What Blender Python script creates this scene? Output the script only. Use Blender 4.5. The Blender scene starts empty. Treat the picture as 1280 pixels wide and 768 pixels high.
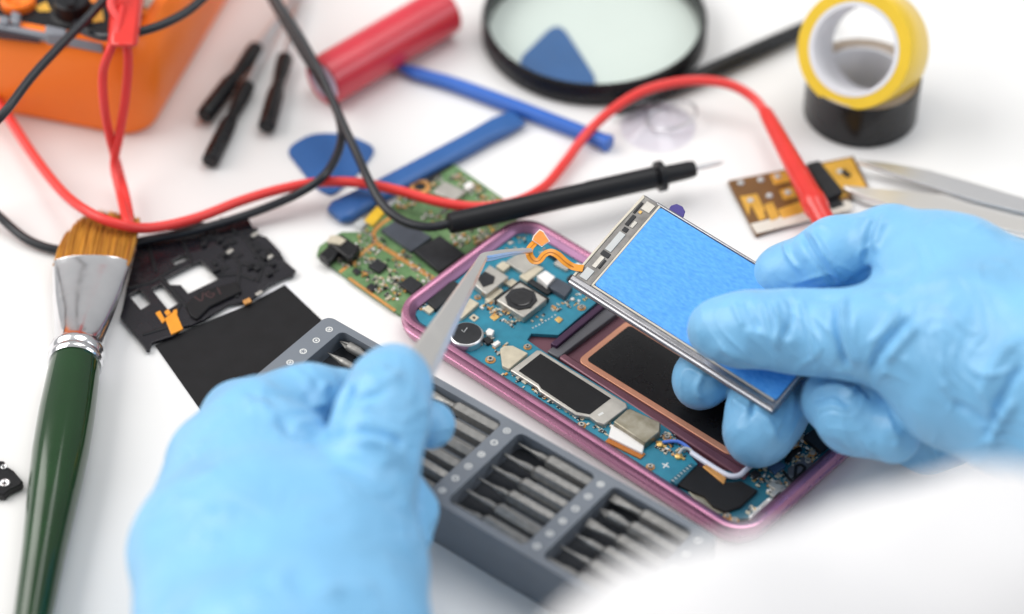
import bpy, bmesh, math, random
import numpy as np
from mathutils import Vector, Matrix

SC = bpy.context.scene
COL = SC.collection
MM = 0.001
rnd = random.Random(7)

# ------------------------------------------------------------------ camera model (millimetres, table plane z = 0)
LENS, DIST, ELEV = 100.0, 923.0, math.radians(44)
CAM = Vector((0, -math.cos(ELEV), math.sin(ELEV))) * DIST
FWD = -CAM.normalized()
RIGHT = Vector((1, 0, 0))
UP = Vector((0, math.sin(ELEV), math.cos(ELEV)))


def ray(px, py):
    return FWD + RIGHT * ((px - 640) / 1280 * 36 / LENS) - UP * ((py - 384) / 1280 * 36 / LENS)


def at(px, py, z=0.0):
    """the point on the horizontal plane z (mm) that the photograph shows at px, py"""
    d = ray(px, py)
    return CAM + d * ((z - CAM.z) / d.z)


def depth(px, py, dist):
    d = ray(px, py)
    return CAM + d * dist


class Fr:
    """local frame of a thing: origin, axes; all in mm"""
    def __init__(s, o, x=(1, 0, 0), up=(0, 0, 1)):
        s.o = Vector(o)
        s.z = Vector(up).normalized()
        x = Vector(x)
        s.x = (x - s.z * x.dot(s.z)).normalized()
        s.y = s.z.cross(s.x)

    def l(s, px, py, h=0.0):
        d = ray(px, py)
        p0 = s.o + s.z * h
        p = CAM + d * ((p0 - CAM).dot(s.z) / d.dot(s.z))
        q = p - s.o
        return Vector((q.dot(s.x), q.dot(s.y), h))

    def w2l(s, p):
        q = Vector(p) - s.o
        return Vector((q.dot(s.x), q.dot(s.y), q.dot(s.z)))

    def pts(s, P, h=0.0):
        return [s.l(x, y, h).to_2d() for x, y in P]

    def matrix(s):
        m = Matrix((s.x, s.y, s.z)).transposed().to_4x4()
        m.translation = s.o * MM
        return m


def fr_px(ox, oy, dx, dy, z=0.0):
    """frame on the table: origin at pixel o, x axis towards pixel d"""
    a, b = at(ox, oy, z), at(dx, dy, z)
    a0 = Vector((a.x, a.y, 0))
    return Fr(a0, b - a)


# ------------------------------------------------------------------ materials
def mat(name, col, rough=0.5, metal=0.0, var=0.0, vscale=150, bump=0.0, bscale=600, coat=0.0, stretch=None,
        col2=None, ior=1.5, sss=0.0, detail=4, bdist=0.0004, trans=0.0, sheen=0.0, rvar=0.0, spec=.5):
    m = bpy.data.materials.new(name)
    m.use_nodes = True
    nt = m.node_tree
    b = nt.nodes['Principled BSDF']
    b.inputs['Base Color'].default_value = (*col, 1)
    b.inputs['Roughness'].default_value = rough
    b.inputs['Metallic'].default_value = metal
    b.inputs['IOR'].default_value = ior
    b.inputs['Specular IOR Level'].default_value = spec
    if coat:
        b.inputs['Coat Weight'].default_value = coat
        b.inputs['Coat Roughness'].default_value = 0.05
    if sheen:
        b.inputs['Sheen Weight'].default_value = sheen
    if sss:
        b.inputs['Subsurface Weight'].default_value = sss
        b.inputs['Subsurface Radius'].default_value = (0.5, 0.9, 1.0)
        b.inputs['Subsurface Scale'].default_value = 0.003
    tc = nt.nodes.new('ShaderNodeTexCoord')
    src = tc.outputs['Object']
    if stretch:
        mp = nt.nodes.new('ShaderNodeMapping')
        mp.inputs['Scale'].default_value = stretch
        nt.links.new(src, mp.inputs['Vector'])
        src = mp.outputs['Vector']
    if var or col2:
        n = nt.nodes.new('ShaderNodeTexNoise')
        n.inputs['Scale'].default_value = vscale
        n.inputs['Detail'].default_value = detail
        nt.links.new(src, n.inputs['Vector'])
        r = nt.nodes.new('ShaderNodeValToRGB')
        r.color_ramp.elements[0].position = 0.3
        r.color_ramp.elements[1].position = 0.7
        if col2:
            a, c = col, col2
        else:
            a = tuple(max(0, x * (1 - var)) for x in col)
            c = tuple(min(1, x * (1 + var)) for x in col)
        r.color_ramp.elements[0].color = (*a, 1)
        r.color_ramp.elements[1].color = (*c, 1)
        nt.links.new(n.outputs['Fac'], r.inputs['Fac'])
        nt.links.new(r.outputs['Color'], b.inputs['Base Color'])
    if rvar:
        n = nt.nodes.new('ShaderNodeTexNoise')
        n.inputs['Scale'].default_value = vscale * 1.7
        n.inputs['Detail'].default_value = 5
        nt.links.new(src, n.inputs['Vector'])
        mr = nt.nodes.new('ShaderNodeMapRange')
        mr.inputs['From Min'].default_value = 0.3
        mr.inputs['From Max'].default_value = 0.7
        mr.inputs['To Min'].default_value = max(0, rough - rvar)
        mr.inputs['To Max'].default_value = rough + rvar
        nt.links.new(n.outputs['Fac'], mr.inputs['Value'])
        nt.links.new(mr.outputs['Result'], b.inputs['Roughness'])
    if bump:
        n = nt.nodes.new('ShaderNodeTexNoise')
        n.inputs['Scale'].default_value = bscale
        n.inputs['Detail'].default_value = 5
        nt.links.new(src, n.inputs['Vector'])
        bp = nt.nodes.new('ShaderNodeBump')
        bp.inputs['Strength'].default_value = bump
        bp.inputs['Distance'].default_value = bdist
        nt.links.new(n.outputs['Fac'], bp.inputs['Height'])
        nt.links.new(bp.outputs['Normal'], b.inputs['Normal'])
    return m


def crumple(m, scale, strength, dist):
    nt = m.node_tree
    b = nt.nodes['Principled BSDF']
    tc = nt.nodes.new('ShaderNodeTexCoord')
    wn = nt.nodes.new('ShaderNodeTexNoise')
    wn.inputs['Scale'].default_value = scale * .6
    va = nt.nodes.new('ShaderNodeVectorMath')
    va.operation = 'MULTIPLY_ADD'
    va.inputs[1].default_value = (.012, .012, .012)
    nt.links.new(tc.outputs['Object'], wn.inputs['Vector'])
    nt.links.new(wn.outputs['Color'], va.inputs[0])
    nt.links.new(tc.outputs['Object'], va.inputs[2])
    n = nt.nodes.new('ShaderNodeTexNoise')
    n.noise_type = 'RIDGED_MULTIFRACTAL'
    n.inputs['Scale'].default_value = scale
    n.inputs['Detail'].default_value = 2.5
    nt.links.new(va.outputs[0], n.inputs['Vector'])
    mask = nt.nodes.new('ShaderNodeTexNoise')
    mask.inputs['Scale'].default_value = scale * .55
    nt.links.new(tc.outputs['Object'], mask.inputs['Vector'])
    mr = nt.nodes.new('ShaderNodeMapRange')
    mr.inputs['From Min'].default_value = .42
    mr.inputs['From Max'].default_value = .62
    nt.links.new(mask.outputs['Fac'], mr.inputs['Value'])
    mu = nt.nodes.new('ShaderNodeMath')
    mu.operation = 'MULTIPLY'
    nt.links.new(n.outputs['Fac'], mu.inputs[0])
    nt.links.new(mr.outputs['Result'], mu.inputs[1])
    bp = nt.nodes.new('ShaderNodeBump')
    bp.inputs['Strength'].default_value = strength
    bp.inputs['Distance'].default_value = dist
    old = b.inputs['Normal'].links[0].from_socket if b.inputs['Normal'].links else None
    if old:
        nt.links.new(old, bp.inputs['Normal'])
    nt.links.new(mu.outputs[0], bp.inputs['Height'])
    nt.links.new(bp.outputs['Normal'], b.inputs['Normal'])


def clear_mat(name, tint, gloss=0.15, rough=0.02):
    m = bpy.data.materials.new(name)
    m.use_nodes = True
    nt = m.node_tree
    nt.nodes.remove(nt.nodes['Principled BSDF'])
    t = nt.nodes.new('ShaderNodeBsdfTransparent')
    t.inputs['Color'].default_value = (*tint, 1)
    g = nt.nodes.new('ShaderNodeBsdfGlossy')
    g.inputs['Roughness'].default_value = rough
    lw = nt.nodes.new('ShaderNodeLayerWeight')
    lw.inputs['Blend'].default_value = .5
    pw = nt.nodes.new('ShaderNodeMath')
    pw.operation = 'POWER'
    pw.inputs[1].default_value = 3.5
    nt.links.new(lw.outputs['Facing'], pw.inputs[0])
    f = nt.nodes.new('ShaderNodeMath')
    f.operation = 'MULTIPLY_ADD'
    f.inputs[1].default_value = gloss * 5
    f.inputs[2].default_value = .04
    nt.links.new(pw.outputs[0], f.inputs[0])
    mx = nt.nodes.new('ShaderNodeMixShader')
    nt.links.new(f.outputs[0], mx.inputs[0])
    nt.links.new(t.outputs[0], mx.inputs[1])
    nt.links.new(g.outputs[0], mx.inputs[2])
    nt.links.new(mx.outputs[0], nt.nodes['Material Output'].inputs['Surface'])
    return m


M = {}
M['table'] = mat('white_laminate', (.83, .825, .82), .42, var=.015, vscale=25, bump=.04, bscale=900, rvar=.05)
M['glove'] = mat('blue_nitrile', (.20, .49, .775), .40, var=.07, vscale=60, bump=.4, bscale=260, bdist=.0006, sheen=.1)
crumple(M['glove'], 95, .8, .0028)
M['coat'] = mat('white_cotton', (.71, .71, .725), .9, bump=.3, bscale=700)
M['steel'] = mat('brushed_steel', (.66, .66, .67), .32, .9, var=.02, vscale=60)
M['tweezer'] = mat('tweezer_steel', (.80, .78, .75), .28, .85)
M['darksteel'] = mat('bit_steel', (.25, .245, .235), .48, .6, var=.12, vscale=500, rvar=.1)
M['nickel'] = mat('nickel_shield', (.50, .48, .44), .42, .75, var=.1, vscale=260, bump=.1, bscale=900)
M['tarnish'] = mat('tarnished_shield', (.42, .39, .32), .36, .8, col2=(.24, .215, .15), vscale=240, detail=6)
M['blackmatte'] = mat('black_matte', (.008, .008, .0095), .6, spec=.25, var=.2, bump=.1, bscale=900)
M['blackgloss'] = mat('black_plastic', (.009, .009, .0105), .3, spec=.35, rvar=.08, bump=.05, bscale=500)
M['blackrub'] = mat('black_rubber', (.010, .0105, .013), .42, spec=.3, bump=.08, bscale=900)
M['blackcable'] = mat('black_cable', (.013, .015, .02), .33, spec=.45, bump=.04, bscale=900)
M['redcable'] = mat('red_cable', (.80, .045, .04), .36, bump=.04, bscale=900)
M['redplastic'] = mat('red_plastic', (.70, .03, .022), .3, coat=.2, var=.04)
M['redwrap'] = mat('red_shrink_wrap', (.62, .028, .05), .33, coat=.25, var=.06, vscale=60, bump=.05, bscale=160)
M['orange'] = mat('orange_plastic', (1.0, .215, .022), .38, spec=.25, var=.03, vscale=40)
M['orange2'] = mat('orange_print', (.85, .25, .03), .5)
M['yellowprint'] = mat('yellow_print', (.75, .42, .05), .5)
M['greyplastic'] = mat('grey_plastic', (.20, .21, .24), .4)
M['beigelcd'] = mat('beige_print', (.62, .60, .5), .4)
M['case'] = mat('slate_plastic', (.165, .185, .215), .5, var=.05, vscale=80, bump=.08, bscale=1500)
M['foam'] = mat('dark_foam', (.034, .037, .043), .8, spec=.25, bump=.3, bscale=900)
M['whiteprint'] = mat('white_print', (.72, .72, .70), .6)
M['blue'] = mat('blue_plastic', (.03, .135, .52), .36, var=.06, vscale=60, bump=.04)
M['blue2'] = mat('dark_blue_plastic', (.022, .11, .34), .4, var=.08, vscale=60, bump=.05)
M['film'] = mat('blue_film', (.04, .285, .82), .5, bump=.45, bscale=900, bdist=.0006, stretch=(.35, 1, 1), col2=(.09, .40, .93), vscale=1500, coat=.12)
M['dispsteel'] = mat('display_steel', (.36, .36, .38), .26, .95, var=.07, vscale=300, stretch=(.2, 3, 3), rvar=.08)
M['dispdark'] = mat('driver_film', (.22, .21, .20), .35, .3, var=.3, vscale=220)
M['cream'] = mat('cream_plastic', (.62, .57, .47), .5, var=.08)
M['lightgrey'] = mat('light_grey', (.52, .54, .54), .4, var=.05)
M['flex'] = mat('orange_polyimide', (.80, .30, .015), .35, var=.06, vscale=300, coat=.2)
M['flexdark'] = mat('flex_trace', (.45, .14, .01), .45)
M['flexpad'] = mat('connector_pad', (.80, .27, .05), .45, var=.12, vscale=500)
M['purpletab'] = mat('purple_tab', (.045, .03, .22), .4)
M['rose'] = mat('rose_metal', (.50, .21, .335), .28, .8, var=.05, vscale=80, coat=.35, rvar=.05)
M['lippurple'] = mat('lip_purple', (.22, .105, .19), .33, .6, var=.08, vscale=90)
M['mauve'] = mat('mauve_panel', (.17, .07, .095), .34, .35, var=.08, vscale=120)
M['purplewall'] = mat('dark_purple', (.055, .02, .06), .35, .3)
M['teal'] = mat('teal_board', (.010, .18, .275), .45, col2=(.015, .225, .335), vscale=330, bump=.05)
M['tealdark'] = mat('dark_teal_board', (.008, .085, .135), .45, col2=(.012, .13, .19), vscale=330)
M['green'] = mat('green_board', (.075, .17, .06), .5, col2=(.16, .29, .12), vscale=260, bump=.1)
M['copper'] = mat('copper_trace', (.62, .30, .09), .42, .4, var=.15, vscale=300)
M['rosecopper'] = mat('copper_border', (.72, .34, .22), .4, .45, var=.06, vscale=200)
M['gold'] = mat('gold_pad', (.75, .47, .16), .35, .7, var=.15, vscale=400)
M['beigechip'] = mat('beige_chip', (.58, .52, .40), .45, .2, var=.12, vscale=350)
M['whitechip'] = mat('white_chip', (.82, .80, .78), .4)
M['darkchip'] = mat('dark_chip', (.016, .017, .02), .4, spec=.35, var=.25, vscale=400)
M['bluechip'] = mat('blue_chip', (.05, .10, .2), .25, var=.1)
M['slatechip'] = mat('slate_chip', (.055, .065, .085), .3, var=.15, vscale=250)
M['yellowchip'] = mat('yellow_tape', (.80, .50, .03), .4, var=.15, vscale=200)
M['lensglass'] = mat('lens_black', (.008, .008, .01), .06, coat=.6)
M['bluewire'] = mat('blue_wire', (.08, .2, .7), .4)
M['whitewire'] = mat('white_wire', (.72, .74, .86), .35)
M['greybar'] = mat('grey_bar', (.12, .12, .135), .45, .3, var=.06)
M['brown'] = mat('brown_board', (.17, .075, .015), .42, var=.12, vscale=160)
M['goldlac'] = mat('gold_board', (.72, .40, .06), .38, .25, var=.14, vscale=160)
M['whitemark'] = mat('white_strip', (.72, .68, .6), .5, var=.05)
M['yellowtape'] = mat('yellow_adhesive', (.90, .60, .035), .38, var=.05, vscale=60, coat=.15)
M['blacktape'] = mat('black_vinyl', (.011, .011, .013), .26, spec=.4, rvar=.06, vscale=60)
M['tapesidelit'] = mat('lit_tape_side', (.48, .40, .33), .6, var=.05)  # black roll's side: tan look from the light is put into the colour
M['card'] = mat('white_cardboard', (.80, .80, .83), .7, var=.03)
M['greenlac'] = mat('green_lacquer', (.006, .040, .008), .14, coat=.35, spec=.4, var=.15, vscale=50, rvar=.04)
M['ferrule'] = mat('ferrule_metal', (.78, .78, .80), .17, 1, var=.05, vscale=90, bump=.12, bscale=140, rvar=.06)
M['cellend'] = mat('cell_insulator', (.66, .60, .75), .4)
M['redpen'] = mat('red_pen', (.035, .008, .01), .6)
M['lens'] = clear_mat('lens_glass', (.955, .985, .97), .12)
M['clear'] = clear_mat('clear_plastic', (.972, .968, .992), .11, .06)
M['bracket'] = mat('bracket_plastic', (.011, .010, .014), .24, rvar=.1, vscale=120, bump=.35, bscale=220, spec=.5)


def bristle_mat():
    m = mat('bristle_fibre', (.56, .25, .03), .5, var=0)
    nt = m.node_tree
    b = nt.nodes['Principled BSDF']
    tc = nt.nodes.new('ShaderNodeTexCoord')
    mp = nt.nodes.new('ShaderNodeMapping')
    mp.inputs['Scale'].default_value = (25, 900, 900)
    n = nt.nodes.new('ShaderNodeTexNoise')
    n.inputs['Scale'].default_value = 1
    n.inputs['Detail'].default_value = 3
    r = nt.nodes.new('ShaderNodeValToRGB')
    r.color_ramp.elements[0].position = .3
    r.color_ramp.elements[0].color = (.30, .10, .01, 1)
    r.color_ramp.elements[1].position = .68
    r.color_ramp.elements[1].color = (.72, .34, .045, 1)
    nt.links.new(tc.outputs['Object'], mp.inputs['Vector'])
    nt.links.new(mp.outputs['Vector'], n.inputs['Vector'])
    nt.links.new(n.outputs['Fac'], r.inputs['Fac'])
    nt.links.new(r.outputs['Color'], b.inputs['Base Color'])
    return m


M['bristle'] = bristle_mat()
M['bristletip'] = mat('bristle_tip', (.10, .04, .015), .6)


# ------------------------------------------------------------------ mesh builder (local mm)
def catmull(P, sub):
    P = [Vector(p) for p in P]
    if sub <= 1 or len(P) < 3:
        return P
    out = []
    Q = [P[0] * 2 - P[1]] + P + [P[-1] * 2 - P[-2]]
    for i in range(1, len(Q) - 2):
        p0, p1, p2, p3 = Q[i - 1:i + 3]
        for k in range(sub):
            t = k / sub
            out.append(.5 * ((2 * p1) + (p2 - p0) * t + (2 * p0 - 5 * p1 + 4 * p2 - p3) * t * t + (3 * p1 - p0 - 3 * p2 + p3) * t ** 3))
    out.append(P[-1])
    return out


class MB:
    def __init__(s):
        s.bm = bmesh.new()

    def _faces(s, V, Fs, mi=0):
        vs = [s.bm.verts.new(v) for v in V]
        for f in Fs:
            try:
                fc = s.bm.faces.new([vs[i] for i in f])
                fc.material_index = mi
            except ValueError:
                pass
        return vs

    def prism(s, pts, z0, z1, holes=(), mi=0):
        t = bmesh.new()
        es = []
        for loop in [pts] + list(holes):
            vs = [t.verts.new((p[0], p[1], z0)) for p in loop]
            es += [t.edges.new((vs[i], vs[(i + 1) % len(vs)])) for i in range(len(vs))]
        r = bmesh.ops.triangle_fill(t, use_beauty=True, use_dissolve=False, edges=es)
        fs = [g for g in r['geom'] if isinstance(g, bmesh.types.BMFace)]
        if not fs:
            t.free()
            return
        # dissolve flat triangles where there is no hole so that bevels stay clean
        if not holes:
            try:
                bmesh.ops.dissolve_faces(t, faces=fs)
            except Exception:
                pass
        ex = bmesh.ops.extrude_face_region(t, geom=list(t.faces))
        bmesh.ops.translate(t, vec=(0, 0, z1 - z0), verts=[g for g in ex['geom'] if isinstance(g, bmesh.types.BMVert)])
        bmesh.ops.recalc_face_normals(t, faces=t.faces)
        t.verts.index_update()
        s._faces([v.co.copy() for v in t.verts], [[v.index for v in f.verts] for f in t.faces], mi)
        t.free()

    def box(s, c, size, rot=0.0, mi=0):
        """c: centre x, y and bottom z"""
        hx, hy = size[0] / 2, size[1] / 2
        ca, sa = math.cos(rot), math.sin(rot)
        V = []
        for z in (c[2], c[2] + size[2]):
            for x, y in ((-hx, -hy), (hx, -hy), (hx, hy), (-hx, hy)):
                V.append((c[0] + x * ca - y * sa, c[1] + x * sa + y * ca, z))
        s._faces(V, [(3, 2, 1, 0), (4, 5, 6, 7), (0, 1, 5, 4), (1, 2, 6, 5), (2, 3, 7, 6), (3, 0, 4, 7)], mi)

    def tube(s, P, r, seg=12, sub=8, mi=0, flat=1.0, closed=False):
        n0 = len(P)
        C = catmull(P, sub)
        if closed:
            C = catmull(list(P) + [P[0], P[1], P[2]], sub)[sub:sub * (n0 + 1)]
        n = len(C)
        if isinstance(r, (int, float)):
            R = [r] * n
        else:
            R = [float(np.interp(i / (n - 1) * (len(r) - 1), range(len(r)), r)) for i in range(n)]
        T = []
        for i in range(n):
            a = C[(i - 1) % n] if closed else C[max(i - 1, 0)]
            b = C[(i + 1) % n] if closed else C[min(i + 1, n - 1)]
            T.append((b - a).normalized())
        u = T[0].cross(Vector((0, 0, 1)))
        if u.length < .1:
            u = T[0].cross(Vector((0, 1, 0)))
        u.normalize()
        V, Fs = [], []
        for i in range(n):
            u = (u - T[i] * u.dot(T[i])).normalized()
            w = T[i].cross(u)
            for k in range(seg):
                a = 2 * math.pi * k / seg
                V.append(C[i] + u * (math.cos(a) * R[i]) + w * (math.sin(a) * R[i] * flat))
        m = n if closed else n - 1
        for i in range(m):
            for k in range(seg):
                j = (i + 1) % n
                Fs.append((i * seg + k, i * seg + (k + 1) % seg, j * seg + (k + 1) % seg, j * seg + k))
        if not closed:
            Fs.append(tuple(range(seg))[::-1])
            Fs.append(tuple((n - 1) * seg + k for k in range(seg)))
        s._faces(V, Fs, mi)

    def lathe(s, o, d, prof, seg=32, mi=0, ref=None, sx=None):
        """profile [(t, r)] along axis d from o; sx: function t -> (a, b) scale of the cross-section"""
        o, d = Vector(o), Vector(d).normalized()
        u = (Vector(ref) if ref else (Vector((0, 0, 1)) if abs(d.z) < .9 else Vector((1, 0, 0))))
        u = (u - d * u.dot(d)).normalized()
        w = d.cross(u)
        V, Fs = [], []
        for t, r in prof:
            a_, b_ = (r, r) if isinstance(r, (int, float)) else r
            for k in range(seg):
                a = 2 * math.pi * k / seg
                V.append(o + d * t + w * (math.cos(a) * a_) + u * (math.sin(a) * b_))
        for i in range(len(prof) - 1):
            for k in range(seg):
                Fs.append((i * seg + k, i * seg + (k + 1) % seg, (i + 1) * seg + (k + 1) % seg, (i + 1) * seg + k))
        Fs.append(tuple(range(seg))[::-1])
        Fs.append(tuple((len(prof) - 1) * seg + k for k in range(seg)))
        s._faces(V, Fs, mi)

    def ringlathe(s, o, d, prof, seg=64, mi=0):
        """closed profile (a ring-shaped solid)"""
        o, d = Vector(o), Vector(d).normalized()
        u = Vector((0, 0, 1)) if abs(d.z) < .9 else Vector((1, 0, 0))
        u = (u - d * u.dot(d)).normalized()
        w = d.cross(u)
        n = len(prof)
        V = [o + d * t + (w * math.cos(2 * math.pi * k / seg) + u * math.sin(2 * math.pi * k / seg)) * r for t, r in prof for k in range(seg)]
        Fs = [(i * seg + k, i * seg + (k + 1) % seg, ((i + 1) % n) * seg + (k + 1) % seg, ((i + 1) % n) * seg + k) for i in range(n) for k in range(seg)]
        s._faces(V, Fs, mi)

    def rsweep(s, L, W, R, prof, closed=False, cap_last=False, cap_first=False, seg=10, mi=0):
        V, Fs = [], []
        n = 4 * (seg + 1)
        for ins, z in prof:
            r = max(R - ins, .2)
            for (cx, cy, a0) in ((L - R, W - R, 0), (R, W - R, 90), (R, R, 180), (L - R, R, 270)):
                for k in range(seg + 1):
                    a = math.radians(a0 + 90 * k / seg)
                    V.append((cx + r * math.cos(a), cy + r * math.sin(a), z))
        m = len(prof)
        for i in range(m if closed else m - 1):
            j = (i + 1) % m
            for k in range(n):
                Fs.append((i * n + k, i * n + (k + 1) % n, j * n + (k + 1) % n, j * n + k))
        if cap_last:
            Fs.append(tuple((m - 1) * n + k for k in range(n)))
        if cap_first:
            Fs.append(tuple(range(n))[::-1])
        s._faces(V, Fs, mi)

    def ribbon(s, P, w, th, mi=0, sub=8):
        C = catmull(P, sub)
        n = len(C)
        V, Fs = [], []
        for i in range(n):
            t = (C[min(i + 1, n - 1)] - C[max(i - 1, 0)]).normalized()
            sd = Vector((0, 0, 1)).cross(t).normalized()
            up = t.cross(sd)
            for a, b in ((-1, 0), (1, 0), (1, 1), (-1, 1)):
                V.append(C[i] + sd * (a * w / 2) + up * (b * th))
        for i in range(n - 1):
            for k in range(4):
                Fs.append((i * 4 + k, i * 4 + (k + 1) % 4, i * 4 + 4 + (k + 1) % 4, i * 4 + 4 + k))
        Fs += [(3, 2, 1, 0), tuple(4 * (n - 1) + k for k in range(4))]
        s._faces(V, Fs, mi)

    def build(s, name, mats, parent=None, fr=None, bevel=0.0, smooth=35, seg=2, recalc=True):
        if recalc:
            bmesh.ops.recalc_face_normals(s.bm, faces=s.bm.faces)
        me = bpy.data.meshes.new(name)
        bmesh.ops.scale(s.bm, vec=(MM, MM, MM), verts=s.bm.verts)
        s.bm.to_mesh(me)
        s.bm.free()
        for m in (mats if isinstance(mats, (list, tuple)) else [mats]):
            me.materials.append(M[m])
        if smooth:
            me.shade_smooth()
            me.set_sharp_from_angle(angle=math.radians(smooth))
        o = bpy.data.objects.new(name, me)
        COL.objects.link(o)
        if parent:
            o.parent = parent
        elif fr:
            o.matrix_world = fr.matrix()
        if bevel:
            md = o.modifiers.new('bevel', 'BEVEL')
            md.width = bevel * MM
            md.segments = seg
            md.limit_method = 'ANGLE'
            md.angle_limit = math.radians(40)
        return o


def tag(o, label, cat, group=None):
    o['label'] = label
    o['category'] = cat
    if group:
        o['group'] = group
    return o


def thing(name, label, cat, fr, group=None):
    o = bpy.data.objects.new(name, None)
    o.empty_display_size = .01
    COL.objects.link(o)
    o.matrix_world = fr.matrix()
    return tag(o, label, cat, group)


def part(name, m, parent, fn, bevel=0.0, **k):
    b = MB()
    fn(b)
    return b.build(name, m, parent, bevel=bevel, **k)


def circle(c, r, n=24):
    return [Vector((c[0] + r * math.cos(2 * math.pi * i / n), c[1] + r * math.sin(2 * math.pi * i / n))) for i in range(n)]


WORLD = Fr((0, 0, 0))

# ------------------------------------------------------------------ the table
b = MB()
b.box((0, 60, -30), (1600, 1300, 30))
o = b.build('tabletop', 'table', fr=WORLD, bevel=3)
o['kind'] = 'structure'

# ------------------------------------------------------------------ the opened phone
PF = fr_px(484, 389, 928, 674, 8)
PL = (at(928, 674, 8) - at(484, 389, 8)).length + .6
PW = (at(654, 264, 8) - at(484, 389, 8)).length + .4
phone = thing('smartphone', 'opened pink metal smartphone without back cover showing its teal circuit boards', 'phone', PF)
part('frame', 'rose', phone, lambda b: b.rsweep(PL, PW, 10.5, [(3.0, 0), (1.0, .7), (.15, 2.6), (0, 4.5), (.3, 4.8), (.32, 5.3), (0, 5.6), (.12, 6.8), (.6, 7.8), (1.4, 8.05), (2.2, 7.85), (2.6, 7.6), (2.8, 7.0), (2.8, .4)], closed=True))
part('inner_lip', 'lippurple', phone, lambda b: b.rsweep(PL, PW, 10.5, [(2.7, 7.45), (3.1, 7.3), (4.0, 6.4), (4.6, 5.9), (4.7, 5.5), (4.7, .5), (2.7, .5)], closed=True))
part('inner_panel', 'mauve', phone, lambda b: b.rsweep(PL, PW, 10.5, [(4.6, .3), (4.6, 3.9)], cap_last=True, cap_first=True))


def PP(P, h, inset=4.75):
    out = []
    for p in PF.pts(P, h):
        out.append(Vector((min(max(p.x, inset), PL - inset), min(max(p.y, inset), PW - inset))))
    return out


def ppart(name, m, P, z0, z1, bevel=.25, parent=None, **k):
    return part(name, m, parent or phone, lambda b: b.prism(PP(P, z1), z0, z1), bevel, **k)


BZ = 5.4
board_px = [(524, 402), (518, 391), (632, 303), (662, 280), (690, 292), (778, 346), (754, 371), (698, 419), (682, 418), (664, 417), (659, 425), (676, 437), (690, 446), (790, 507), (830, 530), (872, 580), (836, 616), (760, 560), (640, 488), (560, 440)]
mb = part('main_board', 'teal', phone, lambda b: b.prism(PP(board_px, BZ), 4.0, BZ), .1)
sub_px = [(846, 612), (874, 583), (930, 592), (975, 552), (1008, 520), (1060, 548), (1060, 575), (985, 625), (950, 652), (905, 650)]
sb = part('charging_board', 'tealdark', phone, lambda b: b.prism(PP(sub_px, 5), 4.0, 5.0), .1)

# rear camera
cam_px = [(620.6, 374.8), (650, 352.5), (683.8, 373.6), (654.6, 397)]
cm = ppart('camera_module', 'nickel', cam_px, 5.4, 8.2, .4)
c = PF.l(651.5, 374, 8.2)
part('lens_mount', 'darkchip', phone, lambda b: b.prism([Vector((c.x + 5.3 * math.cos(math.radians(22.5 + 45 * i + 10)), c.y + 5.3 * math.sin(math.radians(22.5 + 45 * i + 10)))) for i in range(8)], 8.15, 8.6), .2).parent = cm
part('lens', 'lensglass', cm, lambda b: (b.lathe((c.x, c.y, 8.5), (0, 0, 1), [(0, 3.7), (.35, 3.6), (.45, 3.2), (.3, 2.2), (.25, 1.2), (.4, .2)]),))
part('housing', 'blackgloss', cm, lambda b: b.prism([p + (p - c.to_2d()) * .09 for p in PP(cam_px, 7)], 5.4, 7.2), .2)
# front camera
fc = ppart('front_camera', 'nickel', [(591, 354), (612, 331), (636, 346), (608, 368)], 5.4, 8.0, .3)
part('lens', 'darkchip', fc, lambda b: b.prism(PP([(596, 347), (606, 339), (619, 346), (617, 354), (604, 359)], 8.2), 7.9, 8.3), .2)
# vibration motor
c2 = PF.l(583, 417, 8.2)
vm = part('vibration_motor', 'steel', phone, lambda b: b.lathe((c2.x, c2.y, 4), (0, 0, 1), [(0, 5.5), (3.7, 5.5), (4.1, 5.2), (4.2, 4.9)]))
part('cover', 'darkchip', vm, lambda b: b.lathe((c2.x, c2.y, 8.1), (0, 0, 1), [(0, 4.95), (.2, 4.85), (.24, 4.6)]))
part('check_mark', 'lightgrey', vm, lambda b: b.tube([(*PF.l(577, 413, 8.35).to_2d(), 8.38), (*PF.l(580, 415.5, 8.35).to_2d(), 8.38), (*PF.l(584, 410, 8.35).to_2d(), 8.38)], .16, 6, 1))
# shields and pads
sh = ppart('shield_can', 'nickel', [(637.6, 462.7), (671, 437.3), (676, 438), (783, 504), (784.5, 509.6), (754.8, 531), (745, 527), (737, 521), (719.6, 518.6), (674.7, 489), (671.8, 484)], 5.3, 7.0, .35)
part('black_pad', 'blackmatte', sh, lambda b: b.prism(PP([(648.3, 463.7), (675.7, 442.2), (763.5, 497.9), (737.2, 518.0), (721, 515.0), (676.6, 485.5), (673, 480)], 7.1), 6.95, 7.12))
part('white_mark', 'whiteprint', sh, lambda b: b.prism(PP([(747, 518.5), (753, 515), (755, 517), (749, 520.5)], 7.05), 6.98, 7.06))
part('bracket', 'beigechip', phone, lambda b: b.prism(PP([(625, 436), (630, 432), (641, 432), (660, 441.5), (635.8, 461.5), (627.8, 457)], 6.8), 5.3, 6.8), .25)
tb = ppart('shield_can', 'tarnish', [(766.5, 527), (783, 512), (788, 510.6), (826, 528), (825, 540), (806, 554)], 5.2, 8.2, .4)
part('connector', 'whitechip', phone, lambda b: b.prism(PP([(764.5, 531), (806, 554.5), (803, 567), (760.6, 546)], 6.6), 5.2, 6.7), .3)


def ribs(b):
    for i in range(14):
        t = i / 13
        x0, y0 = 761 + 41 * t, 546.5 + 20 * t
        q = PF.l(x0, y0 + 4, 5.6)
        b.box((q.x, max(q.y, 3.6), 5.2), (.95, 2.6, .7), .08)


part('flex_contact', 'flexdark', phone, ribs)
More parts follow.
